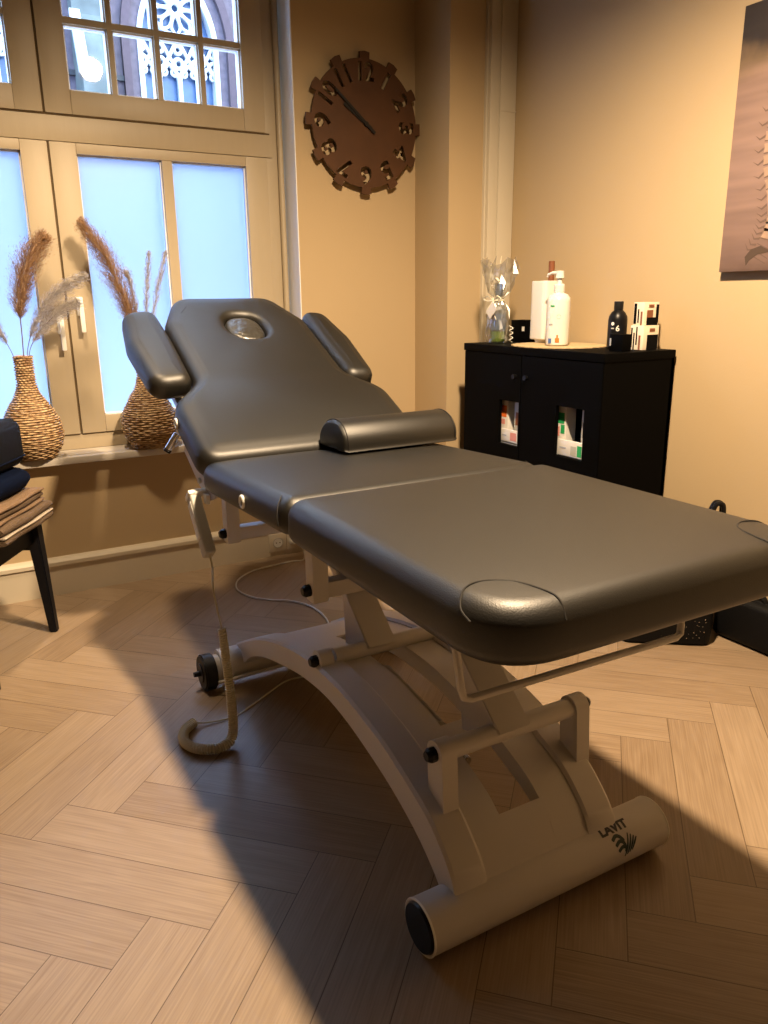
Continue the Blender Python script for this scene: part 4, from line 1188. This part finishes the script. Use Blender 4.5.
# two patterned cube boxes
P1 = [('f', .05, .16, .1, .9, M['inner'], 'dark_stripe'), ('f', .24, .34, .0, .7, M['inner'], 'dark_stripe'), ('f', .44, .54, .2, .95, M['inner'], 'dark_stripe'), ('f', .66, .8, .0, .6, M['brown'], 'brown_stripe'),
      ('n', .25, .95, .0, .62, M['inner'], 'dark_panel'), ('n', .4, .72, .75, .88, M['brown'], 'oval_mark')]
carton('patterned_carton', 'lower of the two stacked black and cream cube boxes on the cabinet', 'box', (2.296, 2.088, CZ+.0005), (.080, .062, .088), M['card'], P1, R(0))
P2 = [('f', .05, .30, .05, .95, M['inner'], 'dark_stripe'), ('f', .42, .54, .1, .7, M['inner'], 'dark_stripe'), ('f', .7, .85, .0, .6, M['brown'], 'brown_stripe'),
      ('n', .2, .95, .0, .34, M['inner'], 'dark_panel'), ('n', .2, .60, .34, .66, M['brown'], 'brown_panel'), ('n', .82, .99, .1, .9, M['inner'], 'dark_edge'), ('n', .3, .65, .78, .90, M['brown'], 'oval_mark')]
carton('patterned_carton', 'upper of the two stacked black and cream cube boxes on the cabinet', 'box', (2.298, 2.090, CZ+.0005+.0887), (.070, .054, .082), M['card'], P2, R(-4))

# ------------------------------------------------------------------ wicker vases with dried grasses
def vase(loc, label, H=.405, Rm=.112, seed=0):
    root = bpy.data.objects.new('wicker_vase', None)
    bpy.data.objects.remove(root)
    bm = bmesh.new(); gl = bm.verts.layers.float.new('groove')
    prof = catmull([(.066, 0, 0), (.085, .018, 0), (.107, .06, 0), (Rm, .105, 0), (.103, .155, 0), (.078, .205, 0), (.050, .250, 0), (.036, .285, 0), (.032, .33, 0), (.033, H, 0)], 14)
    L = [0]
    for a, b in zip(prof, prof[1:]): L.append(L[-1]+(b-a).length)
    row = .0095; rows = int(L[-1]/row); sub = 4; seg = 112; st = 14
    rr = random.Random(seed); rings = []
    jit = [rr.uniform(-.0012, .0012) for _ in range(rows+2)]
    for i in range(rows*sub+1):
        s = L[-1]*i/(rows*sub); j = 0
        while j < len(L)-2 and L[j+1] < s: j += 1
        p = prof[j].lerp(prof[j+1], (s-L[j])/(L[j+1]-L[j]))
        ph = i/sub; rowi = int(ph+1e-6); g = abs(math.sin(PI*ph))
        ring = []
        for k in range(seg):
            a = 2*PI*k/seg
            par = 1 if rowi % 2 else -1
            wv = math.sin(a*st+(.4*math.sin(rowi*1.7)))*par
            r_ = p.x+jit[rowi]+.0032*g*(1+.8*wv)-.0025*(1-g)
            v = bm.verts.new((r_*math.cos(a), r_*math.sin(a), p.y+.0014*math.sin(a*3+rowi)))
            v[gl] = max(0, min(1, (1-g)*.9+max(0, -wv-.45)*.8))
            ring.append(v)
        rings.append(ring)
    for A, B in zip(rings, rings[1:]):
        for k in range(seg): q = (k+1) % seg; bm.faces.new((A[k], A[q], B[q], B[k]))
    bm.faces.new(rings[0][::-1])
    # inner wall of the neck
    inn = []
    for r_, z in ((.027, H), (.026, H-.08)): 
        inn.append([bm.verts.new((r_*math.cos(2*PI*k/seg), r_*math.sin(2*PI*k/seg), z)) for k in range(seg)])
    for A, B in ((rings[-1], inn[0]), (inn[0], inn[1])):
        for k in range(seg): q = (k+1) % seg; bm.faces.new((A[k], A[q], B[q], B[k]))
    bm.faces.new(inn[1])
    for f in bm.faces: f.smooth = True
    zmin = min(v.co.z for v in bm.verts)
    bmesh.ops.translate(bm, vec=(0, 0, -zmin), verts=bm.verts)
    bmesh.ops.recalc_face_normals(bm, faces=bm.faces)
    me = bpy.data.meshes.new('wicker_vase'); bm.to_mesh(me); bm.free(); me.materials.append(M['wicker'])
    o = bpy.data.objects.new('wicker_vase', me); C.objects.link(o); o.location = loc
    tag(o, label, 'vase')
    return o
V1 = (.277, 3.345, .5855); V2 = (.738, 3.348, .5855)
vase(V1, 'woven wicker vase on the sill left of the window handles', seed=1)
vase(V2, 'woven wicker vase on the sill partly behind the raised backrest', seed=2)

def pampas(label, base, pts, mat, n, flen, spread, seed, droop=.5, width=.0009, start=.35, curl=None, stalk_r=.0022):
    root = thing('pampas_stem', label, 'dried grass', base)
    path = catmull([base]+pts, 12)
    m = MB().tube(path, stalk_r, 6); m.build('stalk', M['stalk'], root)
    rr = random.Random(seed); pl = MB(); N = len(path)-1
    for k in range(n):
        f = start+(1-start)*(k/n)
        i = min(int(f*N), N-1); p = path[i].lerp(path[i+1], f*N-i); t = (path[i+1]-path[i]).normalized()
        g = (f-start)/(1-start)
        env = math.sin(PI*min(1, g*.86+.12))**.7
        a = rr.uniform(0, 2*PI); o_ = t.orthogonal().normalized(); q = t.cross(o_)
        side = o_*math.cos(a)+q*math.sin(a)
        l = flen*env*rr.uniform(.6, 1.15)
        p1 = p+t*l*.45+side*spread*env*rr.uniform(.3, .8)
        p2 = p+t*l*.95+side*spread*env*rr.uniform(.6, 1.25)+Vector((0, 0, -droop*l*.25))
        wv = t.cross(side)*width*rr.uniform(.7, 1.5)
        V = [pl.bm.verts.new(x) for x in (p-wv*.5, p+wv*.5, p1+wv, p1-wv)]
        pl.bm.faces.new(V); a_, b_ = V[3], V[2]
        c_ = pl.bm.verts.new(p2); pl.bm.faces.new((a_, b_, c_))
        # spikelets along the branchlet
        for _ in range(3):
            u = rr.uniform(.2, 1); s0 = p.lerp(p2, u); dv = (t*.9+side*rr.uniform(-.4, .9)+Vector((rr.uniform(-.5, .5), rr.uniform(-.5, .5), rr.uniform(-.5, .3)))).normalized()*.011*rr.uniform(.7, 1.4)
            w_ = dv.cross(side).normalized()*.0011
            pl.bm.faces.new([pl.bm.verts.new(x) for x in (s0, s0+dv*.5+w_, s0+dv, s0+dv*.5-w_)])
    pl.build('plume', mat, root, smooth=False)
    return root
n1 = (V1[0], V1[1], V1[2]+.33)
n2 = (V2[0], V2[1], V2[2]+.33)
pampas('tall upright brown pampas plume in the left vase', n1, [(.284, 3.34, 1.06), (.292, 3.335, 1.19), (.335, 3.33, 1.33), (.400, 3.325, 1.43)], M['plume_brown'], 1500, .10, .066, 11, start=.38, width=.0008)
pampas('grey feathery plume leaning right from the left vase', (n1[0]+.008, n1[1], n1[2]), [(.300, 3.325, 1.03), (.355, 3.31, 1.15), (.43, 3.295, 1.235), (.52, 3.28, 1.29)], M['plume_grey'], 756, .09, .036, 12, droop=.9, width=.0006, start=.30, stalk_r=.0014)
pampas('grey feathery plume leaning lower right from the left vase', (n1[0]+.012, n1[1]-.006, n1[2]), [(.305, 3.31, 1.02), (.36, 3.29, 1.10), (.43, 3.27, 1.165), (.475, 3.26, 1.19)], M['plume_grey'], 468, .08, .036, 13, droop=.9, width=.0006, start=.30, stalk_r=.0014)
pampas('grey feathery plume leaning left from the left vase', (n1[0]-.012, n1[1], n1[2]), [(.235, 3.33, 1.02), (.19, 3.32, 1.13), (.15, 3.31, 1.23), (.125, 3.30, 1.27)], M['plume_grey'], 756, .09, .036, 14, droop=.9, width=.0006, start=.28, stalk_r=.0014)
pampas('brown pampas plume leaning left from the vase behind the backrest', n2, [(.720, 3.345, 1.04), (.69, 3.34, 1.17), (.625, 3.335, 1.35), (.548, 3.33, 1.485)], M['plume_brown'], 1600, .10, .060, 15, start=.26, width=.0008)
for i, (dx, zt_, lab) in enumerate(((-.03, 1.29, 'shortest thin grey grass stem of the right-hand vase'), (.045, 1.37, 'thin grey grass stem standing straight in the right-hand vase'), (.10, 1.375, 'thin grey grass stem leaning furthest right in the right-hand vase'))):
    pampas(lab, (n2[0]+.006*i, n2[1], n2[2]), [(n2[0]+dx*.4, 3.345, 1.08), (n2[0]+dx*.8, 3.34, 1.24), (n2[0]+dx*1.2, 3.335, zt_)], M['plume_grey'], 260, .07, .018, 20+i, width=.0005, start=.35, stalk_r=.0013)

# ------------------------------------------------------------------ chair with towels
def chair():
    # local frame: x along the seat's right edge direction is +y here
    ang = math.atan2(.871, .491)-PI/2
    c = Vector((.232, 2.945, 0))          # right/window corner of the seat
    root = thing('black_chair', 'black wooden chair piled with towels at the left edge beside the window', 'chair', tuple(c), ang)
    # local coordinates: corner at origin, seat runs to x=-.42, y=-.42
    W = .47; zt = .445
    f = MB(); pol = round_poly([(-W, -W), (0, -W), (0, 0), (-W, 0)], .03)
    f.prism(pol, 'z', zt-.022, zt); f.build('seat', M['chairwood'], root, local=True, bevel=.003)
    f = MB()
    for a, b, c_, d in ((-W+.02, -.02, -.045, -.02), (-W+.02, -.02, -W+.02, -W+.045), (-.045, -.02, -W+.02, -.02), (-W+.02, -W+.045, -W+.02, -.02)):
        f.bb(a, b, c_, d, zt-.085, zt-.022)
    f.build('apron', M['chairwood'], root, smooth=False, local=True)
    for lx, ly, dx, dy in ((-.022, -.022, .018, .018), (-.022, -W+.022, .018, -.018), (-W+.022, -.022, -.018, .018), (-W+.022, -W+.022, -.018, -.018)):
        l = MB(); top_, bot_ = .023, .014
        V = []
        for z, r_, ox, oy in ((0, bot_, dx, dy), (zt-.022, top_, 0, 0)):
            for sx, sy in ((-1, -1), (1, -1), (1, 1), (-1, 1)): V.append(l.bm.verts.new((lx+ox+sx*r_, ly+oy+sy*r_, z)))
        for q in ((3, 2, 1, 0), (4, 5, 6, 7), (0, 1, 5, 4), (1, 2, 6, 5), (2, 3, 7, 6), (3, 0, 4, 7)): l.bm.faces.new([V[i] for i in q])
        l.build('leg', M['chairwood'], root, local=True, bevel=.004)
    for ys in (-.012, -W+.012):
        s = MB(); s.bb(-W+.03, -.03, ys-.007, ys+.007, .325, .345); s.build('stretcher', M['chairwood'], root, smooth=False, local=True)
    b = MB()
    for yy in (-.03, -W+.03): b.tube([(-W+.025, yy, zt-.01), (-W+.01, yy, zt+.2), (-W-.04, yy, zt+.42)], .014, 10)
    b.bb(-W-.055, -W-.03, -W+.02, -.02, zt+.34, zt+.44, .008)
    b.build('backrest', M['chairwood'], root, local=True)
    return root, ang, c
ch, ang, cc = chair()
RT = Matrix.Translation(cc) @ Matrix.Rotation(ang, 4, 'Z')
def folded(name, label, cat, x0, x1, y0, y1, z0, th, layers, mat, stripes=(), sag=0, group=None):
    """a cloth folded in layers: rounded fold along the +x side"""
    root = thing(name, label, cat, tuple(RT @ Vector(((x0+x1)/2, (y0+y1)/2, z0))), ang)
    cx, cy = (x0+x1)/2, (y0+y1)/2
    wts = layers; layers = len(wts); rr = random.Random(len(label)); zacc = 0
    for k in range(layers):
        m = MB(); n = 14; rings = []
        lt = th*wts[k]/sum(wts); za, zb = zacc+.0005, zacc+lt-.0005; zacc += lt
        ex = rr.uniform(-.004, .004)
        prof = []
        for a in range(9):
            t = -PI/2+PI*a/8; prof.append((x1-cx-lt/2+ex+lt/2*math.cos(t), (za+zb)/2+(zb-za)/2*math.sin(t)))
        prof += [(x0-cx+ex, zb), (x0-cx+ex, za)]
        for j in range(n+1):
            v = j/n; yy = y0-cy+(y1-y0)*v
            e = min(1, min(v, 1-v)*n/1.2+.72)
            rings.append([m.bm.verts.new((px*(1 if px < 0 else .96+.04*e)+.003*math.sin(yy*23+k), yy, (za+zb)/2+(pz-(za+zb)/2)*e+(.0015*math.sin(yy*31+k*2) if k == layers-1 and pz > (za+zb)/2 else 0))) for px, pz in prof])
        q = len(prof)
        for A, B in zip(rings, rings[1:]):
            for i in range(q): j2 = (i+1) % q; m.bm.faces.new((A[i], A[j2], B[j2], B[i]))
        m.bm.faces.new(rings[0][::-1]); m.bm.faces.new(rings[-1])
        m.build('fold', mat[k % len(mat)], root, local=True)
    return root
folded('folded_towel', 'thick brown folded towel with cream band lying on the chair seat', 'towel', -.34, .048, -.36, .012, .4455, .064, [3, 1, 4], [M['towel_b'], M['towel_w'], M['towel_b']])
folded('folded_towel', 'brown and beige folded towel directly under the navy cloth', 'towel', -.34, .030, -.38, -.005, .510, .050, [1.2, 2, 1.2], [M['towel_t'], M['towel_b'], M['towel_t']])
folded('folded_cloth', 'dark navy folded cloth lying between the towels and the black bag', 'cloth', -.33, .002, -.38, -.03, .5605, .084, [1], [M['navy']])
def bag():
    base = RT @ Vector((-.17, -.20, .6475))
    root = thing('black_bag', 'black soft bag on top of the pile of towels at the left edge', 'bag', tuple(base), ang)
    m = MB(); pol = round_poly([(-.16, -.17), (.165, -.17), (.165, .175), (-.16, .175)], .04)
    cushion(m, pol, 0, .165, .04, .004); m.build('body', M['bagblack'], root, local=True)
    m = MB(); pts = round_poly([(-.162, -.172), (.167, -.172), (.167, .177), (-.162, .177)], .04)
    m.tube([(a, b, .035) for a, b in pts], .003, 6, True); m.build('piping', M['navy'], root, local=True)
bag()

# ------------------------------------------------------------------ bags on the floor under the foot end
def tote():
    c = (2.130, 1.748, 0)
    root = thing('black_handbag', 'black sequinned handbag standing on the floor beyond the foot end of the table', 'bag', c, R(-37))
    m = MB(); rings = []
    for z, sx, sy in ((0, .145, .060), (.01, .155, .070), (.08, .160, .075), (.20, .155, .066), (.31, .145, .040), (.34, .14, .026)):
        pol = round_poly([(-sx, -sy), (sx, -sy), (sx, sy), (-sx, sy)], min(sy*.6, .05), 6)
        rings.append([m.bm.verts.new((a, b, z)) for a, b in pol])
    for A, B in zip(rings, rings[1:]):
        for i in range(len(A)): j = (i+1) % len(A); m.bm.faces.new((A[i], A[j], B[j], B[i]))
    m.bm.faces.new(rings[0][::-1]); m.bm.faces.new(rings[-1])
    m.build('body', M['bagblack'], root, local=True)
    for dy in (-.022, .022):
        h = MB().tube(catmull([(.085, dy*.6, .32), (.110, dy*.6, .42), (.132, dy*.5, .492), (.146, dy*.5, .506), (.162, dy*.5, .492), (.158, dy*.6, .42), (.130, dy*.6, .32)], 8), .008, 10)
        h.build('handle', M['plastic'], root, local=True)
    s = MB(); rr = random.Random(5)
    for _ in range(70):
        xx = rr.uniform(-.02, .13); z = rr.uniform(.03, .17)
        s.box((xx, -.0755+z*.015-.0, z), (.0024, .0012, .0024), Matrix.Rotation(rr.uniform(-.6, .6), 3, 'X'))
    s.build('sequins', M['chrome'], root, smooth=False, local=True)
tote()
def rucksack():
    c = (2.350, 1.56, 0)
    root = thing('black_rucksack', 'low black rucksack lying by the right wall at the frame edge', 'bag', c)
    m = MB(); pol = round_poly([(c[0]-.05, c[1]-.14), (c[0]+.032, c[1]-.14), (c[0]+.032, c[1]+.12), (c[0]-.05, c[1]+.12)], .03)
    cushion(m, pol, .001, .17, .03, .005); m.build('body', M['bagblack'], root)
    m = MB(); m.tube(catmull([(c[0]-.01, c[1]-.06, .170), (c[0]-.01, c[1]-.04, .188), (c[0]-.01, c[1]+.04, .188), (c[0]-.01, c[1]+.06, .170)], 8), .010, 8); m.build('grab_handle', M['bagblack'], root)
rucksack()

for o in list(C.objects):
    if o.get('label'):
        b_ = o.name.split('.')[0]
        g_ = {'wicker_vase': 'wicker vases on the windowsill', 'pampas_stem': 'dried grass stems in the two vases', 'product_carton': 'product cartons in the cabinet niches',
              'patterned_carton': 'stacked cube cartons on the cabinet', 'folded_towel': 'folded towels on the chair', 'black_carton': 'plain black cartons on the cabinet'}.get(b_)
        if g_: o['group'] = g_
# ------------------------------------------------------------------ light
def lamp(name, loc, power, size, col, aim=None, kind='POINT', spot=None, blend=.5):
    l = bpy.data.lights.new(name, kind); l.energy = power; l.color = col
    l.shadow_soft_size = size
    if kind == 'SPOT': l.spot_size = spot; l.spot_blend = blend
    o = bpy.data.objects.new(name, l); C.objects.link(o); o.location = loc
    if aim is not None: o.rotation_euler = (Vector(aim)-Vector(loc)).to_track_quat('-Z', 'Y').to_euler()
    return o
WARM = (1.0, .735, .46)
lamp('sill_fill_spot', (.35, 2.45, 2.85), 170, .08, WARM, (.45, 3.35, .2), 'SPOT', R(62), .8)  # unseen spot added to lift the wall below the sill
lamp('ceiling_lamp', (1.10, 1.25, 2.62), 530, .065, WARM, (1.02, 1.34, 0), 'SPOT', R(164), .74)

wd = bpy.data.worlds.new('sky'); sc.world = wd; wd.use_nodes = True
nt = wd.node_tree; nt.nodes.clear()
N = nt.nodes.new; L = nt.links.new
out = N('ShaderNodeOutputWorld'); bg = N('ShaderNodeBackground'); L(bg.outputs[0], out.inputs[0])
tc = N('ShaderNodeTexCoord'); sp = N('ShaderNodeSeparateXYZ'); L(tc.outputs['Generated'], sp.inputs[0])
cr = N('ShaderNodeValToRGB'); L(sp.outputs[2], cr.inputs[0])
cr.color_ramp.elements[0].position = .0; cr.color_ramp.elements[0].color = (.26, .42, .95, 1)
cr.color_ramp.elements[1].position = .5; cr.color_ramp.elements[1].color = (.52, .76, 1.05, 1)
cl = N('ShaderNodeMapRange'); L(sp.outputs[0], cl.inputs[0]); cl.inputs[1].default_value = -.2; cl.inputs[2].default_value = .75; cl.inputs[3].default_value = 0; cl.inputs[4].default_value = .8
sm = N('ShaderNodeMix'); sm.data_type = 'RGBA'; L(cl.outputs[0], sm.inputs[0]); L(cr.outputs[0], sm.inputs[6]); sm.inputs[7].default_value = (1.0, 1.12, 1.2, 1)
L(sm.outputs[2], bg.inputs[0]); bg.inputs[1].default_value = 10.5
pt = bpy.data.lights.new('window_portal', 'AREA'); pt.shape = 'RECTANGLE'; pt.size = 1.9; pt.size_y = 2.03
pt.cycles.is_portal = True
po = bpy.data.objects.new('window_portal', pt); C.objects.link(po); po.location = (.475, 3.68, 1.60); po.rotation_euler = (R(-90), 0, 0)

# ------------------------------------------------------------------ camera
cam = bpy.data.cameras.new('camera'); co = bpy.data.objects.new('camera', cam); C.objects.link(co)
cam.sensor_fit = 'HORIZONTAL'; cam.sensor_width = 36; cam.lens = 36*771/768; cam.clip_start = .01
def ray(px, py): return Vector((px-384, -(py-512), -771))
u = (-ray(415, 3266)).normalized(); a = ray(1806, 281).normalized(); a = (a-u*a.dot(u)).normalized(); b = u.cross(a)
co.matrix_world = Matrix.Translation((0, 0, 1.2)) @ Matrix((a, b, u)).to_4x4()
sc.camera = co
vs = sc.view_settings; vs.view_transform = 'Standard'; vs.look = 'None'; vs.exposure = .2; vs.gamma = 1; vs.use_curve_mapping = False
sc.cycles.max_bounces = 8; sc.cycles.diffuse_bounces = 5; sc.cycles.sample_clamp_indirect = 6
sc.cycles.caustics_reflective = False
